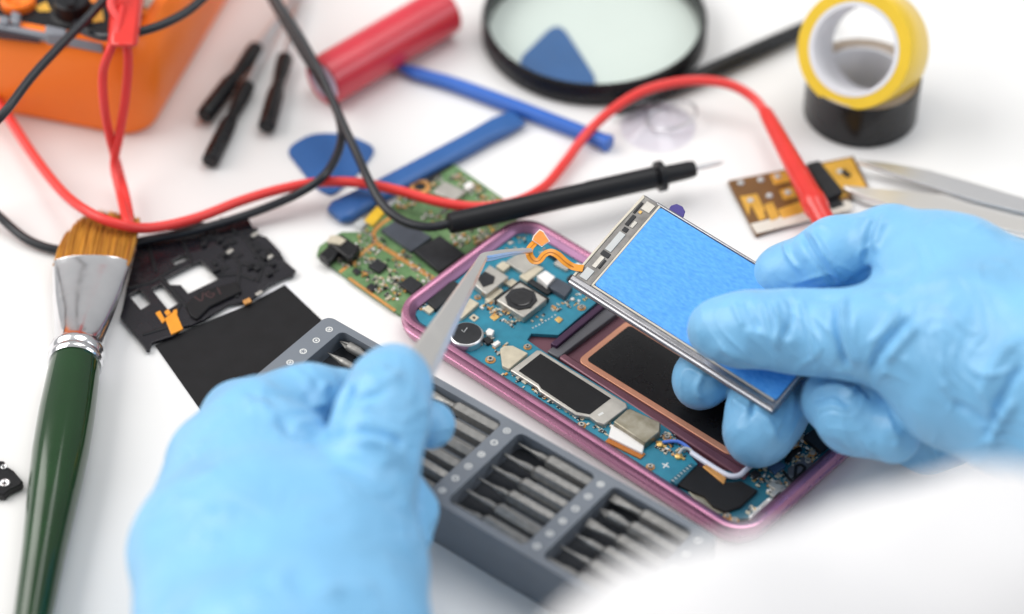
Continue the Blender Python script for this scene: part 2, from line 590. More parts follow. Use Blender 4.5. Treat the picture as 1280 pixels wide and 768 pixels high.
# battery well
ppart('bar', 'greybar', [(684, 439), (765, 374), (782, 384), (698, 447)], 3.8, 5.8, .3)
ppart('partition', 'purplewall', [(688, 429), (763, 368), (769, 372), (696, 433)], 3.8, 7.0, .3)
part('rib', 'mauve', phone, lambda b: b.prism(PP([(696, 444), (706, 440), (938, 589), (930, 598)], 6), 3.8, 5.6), .6)
out = PP([(721, 451), (786, 399), (979, 519), (914, 571)], 4.3)


def rquad(q, r, n=6):
    """rounded quadrilateral"""
    res = []
    for i in range(4):
        p, a, d = q[i], q[i - 1], q[(i + 1) % 4]
        u, v = (a - p).normalized(), (d - p).normalized()
        for k in range(n + 1):
            t = k / n
            res.append(p + u * r * (1 - t) ** 2 + v * r * t ** 2)
    return res


cen = sum(out, Vector((0, 0))) / 4
inn = [p + Vector((-math.copysign(2.1, (p - cen).x), -math.copysign(2.1, (p - cen).y))) for p in out]
ad = part('adhesive_pad', 'rosecopper', phone, lambda b: b.prism(rquad(out, 3), 3.8, 4.4), .2)
part('black_sheet', 'blackgloss', ad, lambda b: b.prism(rquad(inn, 1.6), 4.35, 4.52))

# chips on the main board: (material, outline, height)
CH = [
    ('black_chip', 'darkchip', [(534, 377), (566, 350), (577, 357), (545, 387)], 6.9),
    ('chip', 'beigechip', [(529, 386), (535, 381), (543, 387), (537, 392)], 6.4),
    ('chip', 'beigechip', [(570, 397), (587, 372.5), (599, 379), (577, 398)], 6.8),
    ('chip', 'beigechip', [(606, 374), (625.5, 360), (629.5, 363.5), (611, 378.5)], 6.2),
    ('chip', 'beigechip', [(649, 345), (668, 331), (680, 335), (659, 352)], 6.6),
    ('chip', 'nickel', [(632, 327), (655, 312), (676, 328), (655, 342)], 6.9),
    ('chip', 'whitechip', [(671, 345), (682, 338), (694, 346), (684, 357)], 8.2),
    ('chip', 'slatechip', [(685, 358), (696, 347), (716, 358), (706, 371)], 7.4),
    ('chip', 'beigechip', [(620, 332), (629, 326), (638, 332), (629, 339)], 7.0),
    ('chip', 'beigechip', [(631, 354), (640, 348), (648, 353), (640, 359)], 6.4),
    ('chip', 'darkchip', [(659, 352), (665, 348), (690, 364), (684, 368)], 6.5),
    ('chip', 'gold', [(612, 396), (618, 391), (625, 396), (618, 401)], 5.7),
    ('chip', 'gold', [(693, 399), (698, 395), (704, 399), (699, 404)], 5.75),
    ('chip', 'beigechip', [(586, 397), (592, 392), (599, 397), (593, 402)], 5.7),
    ('chip', 'darkchip', [(590, 397), (592, 395), (595, 397), (593, 399)], 5.85),
    ('chip', 'whitechip', [(607, 414), (611, 410), (618, 413), (615, 419), (609, 419)], 7.0),
    ('chip', 'whitechip', [(615, 430), (622, 425), (626, 428), (619, 433)], 6.6),
    ('chip', 'darkchip', [(603, 424), (609, 420), (617, 425), (610, 430)], 6.6),
    ('chip', 'nickel', [(700, 322), (716, 330), (708, 338), (692, 329)], 6.6),
    ('chip', 'whitechip', [(722, 328), (738, 337), (732, 343), (716, 333)], 6.7),
    ('chip', 'darkchip', [(690, 312), (700, 318), (694, 324), (684, 317)], 6.7),
    ('chip', 'darkchip', [(714, 342), (728, 350), (722, 357), (708, 348)], 6.5),
]
for nm, m, P, h in CH:
    part(nm, m, mb, lambda b: b.prism(PP(P, h), BZ - .1, h), .15)

SMD = ['beigechip', 'darkchip', 'gold', 'whitechip', 'nickel', 'copper']


def scatter(b, fr, regions, base, hmax=.6, clampf=None):
    for (x0, y0), (x1, y1), (x2, y2), n in regions:      # parallelogram, count
        for _ in range(n):
            s, t = rnd.random(), rnd.random()
            q = fr.l(x0 + (x1 - x0) * s + (x2 - x0) * t, y0 + (y1 - y0) * s + (y2 - y0) * t, base)
            w, l = rnd.uniform(.35, .8), rnd.uniform(.6, 1.4)
            mi = rnd.choice([0, 0, 1, 1, 1, 2, 3, 4, 5])
            h = rnd.uniform(.2, hmax)
            rot = rnd.choice([0, math.pi / 2])
            if clampf and not clampf(q):
                continue
            b.box((q.x, q.y, base - .05), (l, w, h), rot, mi)
            if mi in (1,) and l > .8:                     # solder ends of a passive
                ux, uy = math.cos(rot), math.sin(rot)
                for sg in (-1, 1):
                    b.box((q.x + sg * ux * l * .42, q.y + sg * uy * l * .42, base - .05), (l * .2 + .02, w + .03, h + .02), rot, 4)


inb = lambda q: 4.6 < q.x < PL - 4.6 and 4.5 < q.y < PW - 4.6
b = MB()
scatter(b, PF, [((598, 384), (640, 410), (612, 372), 70), ((588, 425), (625, 445), (600, 412), 26), ((640, 300), (690, 300), (628, 318), 26),
                ((700, 380), (730, 362), (712, 388), 20), ((728, 350), (752, 366), (740, 344), 22), ((672, 378), (700, 392), (680, 372), 10),
                ((560, 366), (590, 348), (570, 374), 12), ((625, 468), (740, 535), (634, 464), 46), ((740, 535), (770, 552), (752, 524), 36),
                ((815, 560), (850, 580), (832, 540), 40), ((522, 388), (534, 396), (530, 380), 8), ((640, 398), (680, 405), (660, 385), 12),
                ((640, 296), (655, 286), (665, 306), 14)], BZ, clampf=inb)
o = b.build('surface_components', SMD, mb)
o['kind'] = 'stuff'


def traces(b):
    for _ in range(26):
        x, y = rnd.uniform(610, 715), rnd.uniform(385, 425)
        q = PF.l(x, y, BZ)
        for k in range(rnd.randint(3, 7)):
            b.box((q.x + k * .55, q.y, BZ - .02), (.3, rnd.uniform(.25, .6), .05), 0)


b = MB()
for i, (x, y) in enumerate([(668, 414), (672, 412), (676, 410), (680, 407.5), (684, 405), (688, 403), (692, 400.5), (696, 398)]):
    q = PF.l(x - 2, y - 4, BZ)
    b.box((q.x, q.y, BZ - .02), (.5, .55, .05), rnd.uniform(-.2, .2))
b.build('printed_marks', 'lightgrey', mb)


def screw(px, py, z, r, parent, m='nickel'):
    q = PF.l(px, py, z)
    s_ = part('screw', m, parent, lambda b: b.ringlathe((q.x, q.y, z - .6), (0, 0, 1), [(0, r), (.8, r), (1.0, r * .85), (1.0, r * .5), (.5, r * .42), (0, r * .4)], 20))
    part('ring', 'copper', s_, lambda b: b.ringlathe((q.x, q.y, z - .6), (0, 0, 1), [(0, r * 1.55), (.35, r * 1.5), (.35, r * 1.02), (0, r * 1.0)], 20))


for x, y, r in [(727, 384, .9), (659.5, 433, .85), (613, 449, 1.1), (727, 531, .95), (834, 546, .9), (813, 583, .9), (597, 371, .7)]:
    screw(x, y, BZ + .5, r, mb)
for x, y, r in [(993, 555.5, 1.0), (1001, 532, 1.1), (1010, 576, 1.0), (1016, 566, .8), (972, 604, .9), (979, 612, .8), (909, 645, .8), (918, 650, .9)]:
    screw(x, y, 5.6, r, sb)
for P, m, h in [([(959, 583), (971, 574), (982, 582), (969, 592)], 'bluechip', 6.2), ([(937, 592), (944, 587), (951, 592), (943, 598)], 'darkchip', 6.1),
                ([(1004, 546), (1022, 533), (1046, 548), (1026, 564)], 'darkchip', 6.6), ([(966, 600), (984, 610), (977, 617), (960, 606)], 'nickel', 6.0),
                ([(962, 617), (970, 611), (982, 617), (973, 625)], 'nickel', 6.8), ([(1000, 524), (1006, 519), (1014, 524), (1008, 529)], 'darkchip', 6.2)]:
    part('chip', m, sb, lambda b: b.prism(PP(P, h), 4.9, h), .15)
b = MB()
scatter(b, PF, [((935, 600), (970, 625), (960, 575), 80), ((985, 560), (1015, 580), (1005, 535), 80), ((975, 575), (995, 585), (985, 560), 18), ((925, 640), (940, 650), (935, 630), 12)], 5.0, clampf=inb)
o = b.build('surface_components', SMD, sb)
o['kind'] = 'stuff'
# lower board details
part('plus_mark', 'whiteprint', phone, lambda b: [b.box((*PF.l(832, 582, BZ).to_2d(), BZ - .02), s_, .1) for s_ in ((2.6, .45, .07), (.45, 2.6, .06))])
for x, y in ((825, 555), (848.5, 570)):
    q = PF.l(x, y, 6)
    part('antenna_plug', 'gold', phone, lambda b: (b.lathe((q.x, q.y, 5.2), (0, 0, 1), [(0, 1.2), (.9, 1.2), (1.1, .9), (1.2, .4)], 16), b.box((q.x + 1.2, q.y + .2, 5.3), (1.8, .8, .6), .1)))
L3 = lambda x, y, z: (*PF.l(x, y, z).to_2d(), z)
part('antenna_wire', 'bluewire', phone, lambda b: b.tube([L3(828, 553, 6.2), L3(846, 552, 6.4), L3(858, 558, 6.2), L3(868, 568, 6)], .55, 8))
part('antenna_wire', 'lightgrey', phone, lambda b: b.tube([L3(848, 568, 6.2), L3(854, 561, 6.6), L3(862, 562, 6.4), L3(868, 568, 6.2)], .5, 8))
part('antenna_cable', 'whitewire', phone, lambda b: b.tube([L3(864, 566, 6.3), L3(885, 580, 6.4), L3(903, 591, 6.4), L3(914, 595.5, 6.4), L3(925, 594, 6.4), L3(933, 587, 6.3), L3(950, 572, 6), L3(1002, 523, 6), L3(1014, 514, 6)], .85, 10))
ppart('socket', 'tealdark', [(838, 600), (864, 578), (870, 582), (846, 606)], 5.2, 6.6, .2)
part('socket_contacts', 'lightgrey', phone, lambda b: [b.box((*PF.l(841 + 3.6 * i, 601 - 3.0 * i, 6.6).to_2d(), 6.5), (.9, .35, .2), .1) for i in range(7)])
ppart('adhesive_stain', 'tarnish', [(858, 612), (872, 607), (900, 632), (912, 641), (892, 645), (868, 628)], 4.9, 5.35, .2)
ppart('black_flex', 'blackmatte', [(844, 604), (872, 582), (882, 584), (906, 603), (927, 601), (947.5, 613), (926, 633), (907, 640), (892, 633), (880, 620), (862, 613)], 5.0, 6.2, .3)
ppart('copper_strip', 'copper', [(878, 583), (884, 580), (908, 597), (905, 605)], 5.0, 6.6, .25)


def slotplate(b):
    o_ = PP([(936, 645), (960, 622.5), (969, 626), (941, 650)], 6.4)
    c_ = sum(o_, Vector((0, 0))) / 4
    h1 = [c_ + (p - c_) * .36 + (o_[0] - o_[1]) * .22 for p in o_]
    h2 = [c_ + (p - c_) * .36 - (o_[0] - o_[1]) * .22 for p in o_]
    b.prism(o_, 4.9, 6.4, [h1, h2])


part('slot_plate', 'whitechip', phone, slotplate, .15)
ppart('plate', 'greybar', [(985, 585), (1004, 571), (1022, 582), (985, 610)], 4.9, 5.5, .15)
# handwritten black marker letters
part('marker_letters', 'blackmatte', phone, lambda b: (
    b.tube([L3(979, 589, 5.62), L3(986, 598, 5.62), L3(992, 603, 5.62), L3(994, 594, 5.62), L3(995, 584, 5.62)], .5, 8, 5, flat=.3),
    b.tube([L3(994, 583, 5.62), L3(1001, 581, 5.62), L3(1006, 585, 5.62), L3(1003, 591, 5.62), L3(999, 594, 5.62), L3(997, 599, 5.62)], .5, 8, 5, flat=.3),
    b.tube([L3(984, 577, 5.62), L3(991, 567, 5.62), L3(1001, 561, 5.62)], .95, 8, 5, flat=.25)))

# ------------------------------------------------------------------ green circuit board
GF = fr_px(396, 318, 497, 391, 1.5)
gb = thing('circuit_board', 'green bare circuit board with copper strips and black chips under the black probe', 'circuit board', GF)
gpx = [(396, 318), (399, 308), (410, 300), (427, 290), (452, 290), (545, 207), (555, 202), (566, 204), (640, 256), (650, 287), (512, 398), (497, 391), (446, 356)]
part('substrate', 'green', gb, lambda b: b.prism(GF.pts(gpx, 1.6), .2, 1.6), .15)


def gp(name, m, P, z0, z1, bevel=.2):
    return part(name, m, gb, lambda b: b.prism(GF.pts(P, z1), z0, z1), bevel)


def strip(b, P, w, z):
    C = [GF.l(x, y, z) for x, y in P]
    b.ribbon(C, w, .18, sub=6)


part('copper_strip', 'copper', gb, lambda b: (strip(b, [(470, 304), (542, 349)], 1.7, 1.55), strip(b, [(470, 303), (425, 341)], 1.2, 1.5), strip(b, [(470, 304), (467, 292), (476, 281), (494, 269)], 1.4, 1.52),
                                             strip(b, [(436, 348), (494, 389)], 1.1, 1.53)))
gp('black_chip', 'darkchip', [(517, 313), (550, 294), (581, 317), (549, 339)], 1.5, 3.4)
gp('black_chip', 'slatechip', [(476, 287), (499, 273), (540, 296), (514, 314)], 1.5, 3.1)
gp('chip', 'darkchip', [(460, 332), (471, 323), (485, 331), (474, 341)], 1.5, 2.8)
gp('chip', 'darkchip', [(498, 355), (513, 344), (529, 355), (516, 367)], 1.5, 3.0)
gp('chip', 'darkchip', [(458, 358), (464, 353), (472, 358), (465, 364)], 1.5, 2.6)
gp('chip', 'darkchip', [(440, 338), (445, 334), (452, 339), (446, 344)], 1.5, 2.2)
gp('socket', 'blackgloss', [(398, 318), (412, 306), (425, 314), (411, 328)], 1.5, 4.6, .5)
gp('socket', 'blackgloss', [(408, 302), (426, 292), (451, 309), (437, 324)], 1.5, 5.2, .6)
gp('clip', 'beigechip', [(408, 302), (413, 294), (423, 294), (433, 300), (425, 306)], 4.6, 5.8, .3)
gp('yellow_tape', 'yellowchip', [(455, 275), (472, 256), (482, 264), (466, 282)], 1.5, 2.6, .4)
gp('shield_can', 'nickel', [(541, 240), (555, 226), (583, 239), (567, 250)], 1.5, 3.6, .3)
gp('white_chip', 'whitechip', [(579, 232), (587, 226), (593, 231), (585, 237)], 1.5, 3.2)
q = GF.l(525, 233, 2.6)
part('ring_contact', 'copper', gb, lambda b: b.ringlathe((q.x, q.y, 1.5), (0, 0, 1), [(0, 3.6), (.9, 3.6), (1.1, 3.2), (1.1, 2.1), (0, 1.9)], 24))
gp('dark_strip', 'darkchip', [(503, 244), (545, 208), (560, 204), (566, 207), (552, 215), (512, 250)], 1.5, 2.2)
gp('white_pad', 'lightgrey', [(442, 280), (452, 272), (460, 278), (450, 286)], 1.5, 1.9)
b = MB()
scatter(b, GF, [((410, 322), (490, 380), (440, 300), 190), ((480, 325), (530, 358), (500, 312), 40), ((520, 270), (620, 250), (540, 290), 120), ((490, 255), (545, 215), (505, 268), 90),
                ((560, 290), (620, 280), (570, 310), 80), ((440, 300), (470, 320), (455, 285), 34), ((570, 215), (630, 255), (560, 225), 90)], 1.6, .9, clampf=lambda q: True)
o = b.build('surface_components', SMD, gb)
o['kind'] = 'stuff'

# ------------------------------------------------------------------ screwdriver bit case
CH_ = 20.0
CF = fr_px(411.5, 412, 751.5, 606, CH_)
CF.o = Vector((at(411.5, 412, CH_).x, at(411.5, 412, CH_).y, 0))
case = thing('bit_case', 'slate grey screwdriver bit case with open compartments between left hand and phone', 'tool case', CF)
PX_, PY_ = 35.25, 6.15
LX0, LX1, LY0, LY1 = -4.6, PX_ * 4 + 4.6, -35.6, 4.6


def rrect(x0, y0, x1, y1, r, n=5):
    pts = []
    for cx, cy, a0 in ((x1 - r, y1 - r, 0), (x0 + r, y1 - r, 90), (x0 + r, y0 + r, 180), (x1 - r, y0 + r, 270)):
        for k in range(n + 1):
            a = math.radians(a0 + 90 * k / n)
            pts.append(Vector((cx + r * math.cos(a), cy + r * math.sin(a))))
    return pts


cells = [rrect(PX_ * i + 3.4, LY0 + 2.7, PX_ * (i + 1) - 3.0, LY1 - 2.6, 2.0) for i in range(4)]
part('tray', 'case', case, lambda b: b.prism(rrect(LX0, LY0, LX1, LY1, 3), 13.2, CH_, cells), .45, seg=3)
part('base', 'case', case, lambda b: b.prism(rrect(LX0 + .9, LY0 + .9, LX1 - .9, LY1 - .9, 2.6), .3, 13.0), .5)
part('liner', 'foam', case, lambda b: b.prism(rrect(LX0 + 1.5, LY0 + 1.5, LX1 - 1.5, LY1 - 1.5, 2), 13.0, 13.6))
for i in range(4):
    part('bit_rest', 'case', case, lambda b: [b.box((PX_ * i + 20.0, -PY_ * (j + .5), 13.5), (10, 1.6, 2.6)) for j in range(-0, 5)] and b.box((PX_ * i + 24.5, LY0 / 2 + LY1 / 2, 13.5), (13.5, LY1 - LY0 - 6, 2.7)), .2)
for i in range(5):
    for j in range(6):
        if i in (1,):
            pass

        def ring(b):
            b.ringlathe((PX_ * i, -PY_ * j, CH_ - .05), (0, 0, 1), [(0, 1.15), (.09, 1.15), (.09, .82), (0, .82)], 20)
            k = (i * 2 + j) % 3
            if k == 0:
                b.box((PX_ * i, -PY_ * j, CH_ - .05), (1.3, .28, .08), .5)
                b.box((PX_ * i, -PY_ * j, CH_ - .05), (.28, 1.3, .075), .5)
            elif k == 1:
                b.lathe((PX_ * i, -PY_ * j, CH_ - .05), (0, 0, 1), [(0, .4), (.08, .4)], 6)
            else:
                for a in range(5):
                    b.box((PX_ * i + .55 * math.cos(a * 1.257), -PY_ * j + .55 * math.sin(a * 1.257), CH_ - .05), (.3, .3, .08), a * 1.257)
        part('tip_symbol', 'whiteprint', case, ring, smooth=0)

# bits: one mesh per tip shape
def bit_mesh(kind):
    b = MB()
    hexr = 2.4
    b.lathe((0, 0, 0), (1, 0, 0), [(10.6, 1.0), (11.6, hexr * .8), (12.3, hexr), (27.2, hexr), (27.9, hexr * .82)], 6)
    if kind == 'cross':
        b.lathe((0, 0, 0), (1, 0, 0), [(3.0, .9), (3.6, 1.55), (7.5, 1.6), (9.2, 1.15), (10.8, 1.1)], 16)
        for a in (0, math.pi / 2):
            P = [(0, -.28), (.0, .28), (3.2, 1.35), (4.6, 1.35), (4.6, -1.35), (3.2, -1.35)]
            for sg in (0,):
                V = []
                for x, h in P:
                    for w_ in (-.32, .32):
                        V.append((x, h * math.cos(a) - w_ * math.sin(a), h * math.sin(a) + w_ * math.cos(a)))
                n = len(P)
                b._faces(V, [(2 * i, 2 * i + 1, (2 * i + 3) % (2 * n), (2 * i + 2) % (2 * n)) for i in range(n)] + [tuple(range(0, 2 * n, 2)), tuple(range(1, 2 * n, 2))[::-1]])
    elif kind == 'flat':
        b.lathe((0, 0, 0), (1, 0, 0), [(0, (1.5, .22)), (2.5, (1.5, .3)), (5.5, (1.25, .8)), (8.5, 1.05), (10.8, 1.1)], 16)
    elif kind == 'needle':
        b.lathe((0, 0, 0), (1, 0, 0), [(0, .08), (5, .95), (6, 1.25), (9, 1.3), (10.8, 1.15)], 16)
    elif kind == 'star':
        b.lathe((0, 0, 0), (1, 0, 0), [(0, .62), (.25, .72), (4.6, .74), (7.8, 1.25), (10.8, 1.15)], 10)
    else:
        b.lathe((0, 0, 0), (1, 0, 0), [(0, .42), (4.6, .5), (7.5, .95), (8.6, 1.25), (10.8, 1.1)], 6)
    return b.build('screwdriver_bit', 'darksteel', bevel=.12, smooth=30)


kinds = ['cross', 'needle', 'star', 'hex', 'flat']
proto = {k: bit_mesh(k) for k in kinds}
used = set()
comp = ['in compartment beside black panel', 'in compartment under left fingertip', 'in fully visible compartment', 'in compartment beside white sleeve']
order = ['first', 'second', 'third', 'fourth', 'fifth', 'sixth']
kn = {'cross': 'cross tip', 'needle': 'needle tip', 'star': 'star tip', 'hex': 'thin hex tip', 'flat': 'flat tip'}
layout = [['cross', 'needle', 'star'], ['flat', 'star', 'hex', 'star', 'hex', 'star'], ['hex', 'star', 'star', 'hex', 'star', 'hex'], ['flat', 'cross', 'flat', 'needle', 'hex', 'star']]
for i in range(4):
    for j, k in enumerate(layout[i]):
        o = proto[k] if k not in used else proto[k].copy()
        if k in used:
            COL.objects.link(o)
        used.add(k)
        x = PX_ * i + 3.9 + rnd.uniform(0, .5)
        if i == 0:
            x += (0, .2, 1.2)[j]
        p = CF.o + CF.x * x + CF.y * (-PY_ * j) + Vector((0, 0, 17.3))
        fr = Fr(p, CF.x + CF.y * rnd.uniform(-.012, .012))
        o.matrix_world = fr.matrix() @ Matrix.Rotation(rnd.choice([0, .52, .3]), 4, 'X')
        seen = ' ' if 0 else ''
        tag(o, f'grey {kn[k]} bit, {order[j]} from phone side {comp[i]}', 'screwdriver bit', 'screwdriver bits in the case')

# ------------------------------------------------------------------ display module held by the right hand
DA, DX = at(712, 349, 30), at(966, 511, 30)
dx = (DX - DA).normalized()
TL = math.radians(22)
dy0 = Vector((0, 0, 1)).cross(dx)
DF = Fr(DA, dx, Vector((0, 0, 1)) * math.cos(TL) - dy0 * math.sin(TL))
DL, DW = (DX - DA).length, 36.8
disp = thing('display_module', 'small steel framed screen covered with blue film pinched by the right glove', 'phone display', DF)
part('frame', 'dispsteel', disp, lambda b: (b.prism(rrect(0, 0, DL, DW, .8), -3.6, -.5), b.box((DL / 2, .9, -.6), (DL, 1.8, .95)), b.box((DL / 2 + 3, DW - .45, -.6), (DL - 6, .9, .7)), b.box((DL - .35, DW / 2, -.62), (.7, DW - 2, .75))), .4)
part('rail', 'dispsteel', disp, lambda b: b.tube([(0, -.2, -1.6), (DL * .5, -.25, -1.6), (DL, -.2, -1.6)], 1.15, 12, 2))
part('blue_film', 'film', disp, lambda b: b.prism(rrect(8.2, 2.7, DL - .9, DW - 1.2, .8), -.55, .25), .15)
part('film_border', 'cream', disp, lambda b: (b.box((7.7, DW / 2 + .6, -.55), (.75, DW - 3, .7)), b.box((DL / 2 + 3, 2.3, -.55), (DL - 9, .6, .6))), .1)
ds = part('driver_strip', 'dispdark', disp, lambda b: b.box((4.0, DW / 2 + .3, -.6), (6.2, DW - 1.6, .45)), .1)
part('edge_strip', 'cream', disp, lambda b: b.prism([(.0, 1.5), (.8, 1.5), (.8, DW * .62), (1.5, DW - 1), (.5, DW - .4), (.0, DW * .6)], -.6, .15), .1)
for y0, y1, x0, x1, m in [(14.5, 22, 2.6, 5.0, 'lightgrey'), (2.5, 6.5, 2.0, 5.0, 'lightgrey'), (7.5, 12, 3.0, 4.6, 'nickel'), (12.3, 14, 2.4, 5.6, 'darkchip'), (22.6, 24.2, 2.8, 4.6, 'darkchip'),
                          (24.8, 29, 2.2, 3.6, 'darkchip'), (25, 27.5, 4.2, 5.4, 'nickel'), (30.4, 31.4, 3.2, 4.2, 'gold'), (32, 35.2, 3, 6.4, 'nickel'), (8, 11.5, 5, 5.8, 'darkchip'), (29.5, 34, 1.7, 2.5, 'darkchip')]:
    part('component', m, ds, lambda b: b.box(((x0 + x1) / 2, (y0 + y1) / 2, -.2), (x1 - x0, y1 - y0, .32)), .08)
part('pull_tab', 'purpletab', disp, lambda b: b.prism([Vector(p) for p in ((10.5, DW - 1.5), (10.0, DW + 1.6), (11.2, DW + 3.1), (13.4, DW + 3.3), (15.2, DW + 2.4), (16.4, DW - .4), (16.2, DW - 1.5))], -1.5, -.9), .2)
fl = lambda x, y, z: DF.w2l(at(x, y, z))
flexpts = [(729, 336, 32.2), (717, 334, 32), (707, 328, 33), (697, 319, 34), (688, 315.5, 34.5), (680, 319, 34.3), (674, 326, 33.8), (667, 326, 34), (662, 319, 34.6), (662.5, 311, 35), (668, 304.5, 35.3), (673, 299, 35.6)]
fx = part('flex_cable', 'flex', disp, lambda b: b.ribbon([fl(*p) for p in flexpts], 2.35, .16, sub=6))
part('trace', 'flexdark', fx, lambda b: b.ribbon([fl(p[0], p[1], p[2] + .18) for p in flexpts[1:-1]], .22, .05, sub=6))
conn = [(674.5, 287.5), (679, 290), (686.5, 301.5), (677, 308), (665.6, 300), (667.5, 295)]


def conn_prism(b, P, z0, z1, grow=0.0):
    c_ = Vector((sum(p[0] for p in P) / len(P), sum(p[1] for p in P) / len(P)))
    Q = [c_ + (Vector(p) - c_) * (1 + grow) for p in P]
    V = [fl(p[0], p[1], z0) for p in Q] + [fl(p[0], p[1], z1) for p in Q]
    n = len(Q)
    b._faces(V, [tuple(range(n))[::-1], tuple(range(n, 2 * n))] + [(i, (i + 1) % n, n + (i + 1) % n, n + i) for i in range(n)])


cn = part('connector', 'whitechip', fx, lambda b: conn_prism(b, conn, 35.5, 36.0, .09))
part('contact_pad', 'flexpad', fx, lambda b: conn_prism(b, conn, 36.02, 36.3, -.04))

# ------------------------------------------------------------------ tweezers in the left hand
TW0, TW1, TW2 = at(498, 505, 62), at(604, 322, 44), at(664, 313, 35.6)
td = (TW1 - TW0).normalized()
view = (CAM - TW1).normalized()
tn = (view - td * view.dot(td)).normalized()          # face normal towards the photographer
TF = Fr(TW0, td, tn)
tw = thing('tweezers', 'steel bent tip tweezers held in the left glove gripping the orange ribbon', 'tweezers', TF)


def tw_arm(b, side):
    """one blade: wide flat bar tapering to the bend, then the thin bent tip"""
    P1, P2 = TF.w2l(TW1), TF.w2l(TW2)
    P1 = Vector((P1.x, P1.y, 0))
    rows = []
    Lm = P1.x
    for t in np.linspace(-.35, 1, 16):
        p = Vector((Lm * t, P1.y * t, side * (2.3 * (1 - max(t, 0)) + .55)))
        rows.append((p, Vector((1, 0, 0)), float(np.interp(t, [-.35, .25, .6, 1], [12, 9.6, 6.2, 2.7])), float(np.interp(t, [0, 1], [1.9, 1.2]))))
    d2 = (P2 - P1).normalized()
    Lt = (P2 - P1).length
    for t in (.04, .1, .2, .4, .6, .8, 1.0):
        bend = min(1, t / .2)
        p = P1 + d2 * Lt * t + Vector((0, 0, side * .55 * (1 - t) + side * .12))
        p += Vector((.9 * math.sin(math.pi * t) * .8, 0, 0))
        dd = (Vector((1, 0, 0)) * (1 - bend) + d2 * bend).normalized()
        rows.append((p, dd, 2.7 - 1.3 * t, 1.3 - .5 * t))
    V, Fs = [], []
    for p, d, w, h in rows:
        sd = Vector((0, 0, 1)).cross(d).normalized()
        up = d.cross(sd)
        ch = .18
        for a, c_ in ((-.5, -.5 + ch), (-.46, -.5), (.46, -.5), (.5, -.5 + ch), (.5, -.05), (.36, .5), (-.27, .5), (-.5, -.1)):
            V.append(p + sd * a * w + up * c_ * h)
    n = len(rows)
    for i in range(n - 1):
        for k in range(8):
            Fs.append((i * 8 + k, i * 8 + (k + 1) % 8, i * 8 + 8 + (k + 1) % 8, i * 8 + 8 + k))
    Fs += [tuple(range(8))[::-1], tuple((n - 1) * 8 + k for k in range(8))]
    b._faces(V, Fs)


for sd in (1, -1):
    part('arm', 'tweezer', tw, lambda b: tw_arm(b, sd), .06, smooth=25)
# ground grip grooves across the upper blade
part('grip_groove', 'steel', tw, lambda b: [b.box((18 + 2.2 * i, TF.w2l(TW1).y * (18 + 2.2 * i) / TF.w2l(TW1).x, 2.3 * (1 - (18 + 2.2 * i) / TF.w2l(TW1).x) + .55 + .6), (.5, 5.6, .22)) for i in range(5)])

# ------------------------------------------------------------------ distance-field surfaces for gloves and coat
def surface_nets(f, org, h):
    nx, ny, nz = f.shape
    ins = f < 0
    cs = [(i, j, k) for i in (0, 1) for j in (0, 1) for k in (0, 1)]
    cnt = np.zeros((nx - 1, ny - 1, nz - 1), np.int8)
    for i, j, k in cs:
        cnt += ins[i:nx - 1 + i, j:ny - 1 + j, k:nz - 1 + k]
    act = (cnt > 0) & (cnt < 8)
    I = np.argwhere(act)
    idx = -np.ones(act.shape, np.int64)
    idx[act] = np.arange(len(I))
    acc = np.zeros((len(I), 3))
    num = np.zeros(len(I))
    for a in range(8):
        for bb in range(a + 1, 8):
            ca, cb = np.array(cs[a]), np.array(cs[bb])
            if np.abs(ca - cb).sum() != 1:
                continue
            fa = f[I[:, 0] + ca[0], I[:, 1] + ca[1], I[:, 2] + ca[2]]
            fb = f[I[:, 0] + cb[0], I[:, 1] + cb[1], I[:, 2] + cb[2]]
            m = (fa < 0) != (fb < 0)
            t = fa[m] / (fa[m] - fb[m])
            acc[m] += ca + (cb - ca) * t[:, None]
            num[m] += 1
    V = (I + acc / num[:, None]) * h + org
    Q = []
    for ax in range(3):
        u, w = (ax + 1) % 3, (ax + 2) % 3
        lo = [slice(None)] * 3
        hi = [slice(None)] * 3
        lo[ax], hi[ax] = slice(0, -1), slice(1, None)
        A, B = ins[tuple(lo)], ins[tuple(hi)]
        E = np.argwhere(A != B)
        E = E[(E[:, u] > 0) & (E[:, w] > 0) & (E[:, u] < f.shape[u] - 1) & (E[:, w] < f.shape[w] - 1)]
        eu, ew = np.eye(3, dtype=int)[u], np.eye(3, dtype=int)[w]
        q = np.stack([idx[tuple((E - eu - ew).T)], idx[tuple((E - ew).T)], idx[tuple(E.T)], idx[tuple((E - eu).T)]], 1)
        fl_ = A[tuple(E.T)]
        q[~fl_] = q[~fl_][:, ::-1]
        Q.append(q)
    return V, np.concatenate(Q)


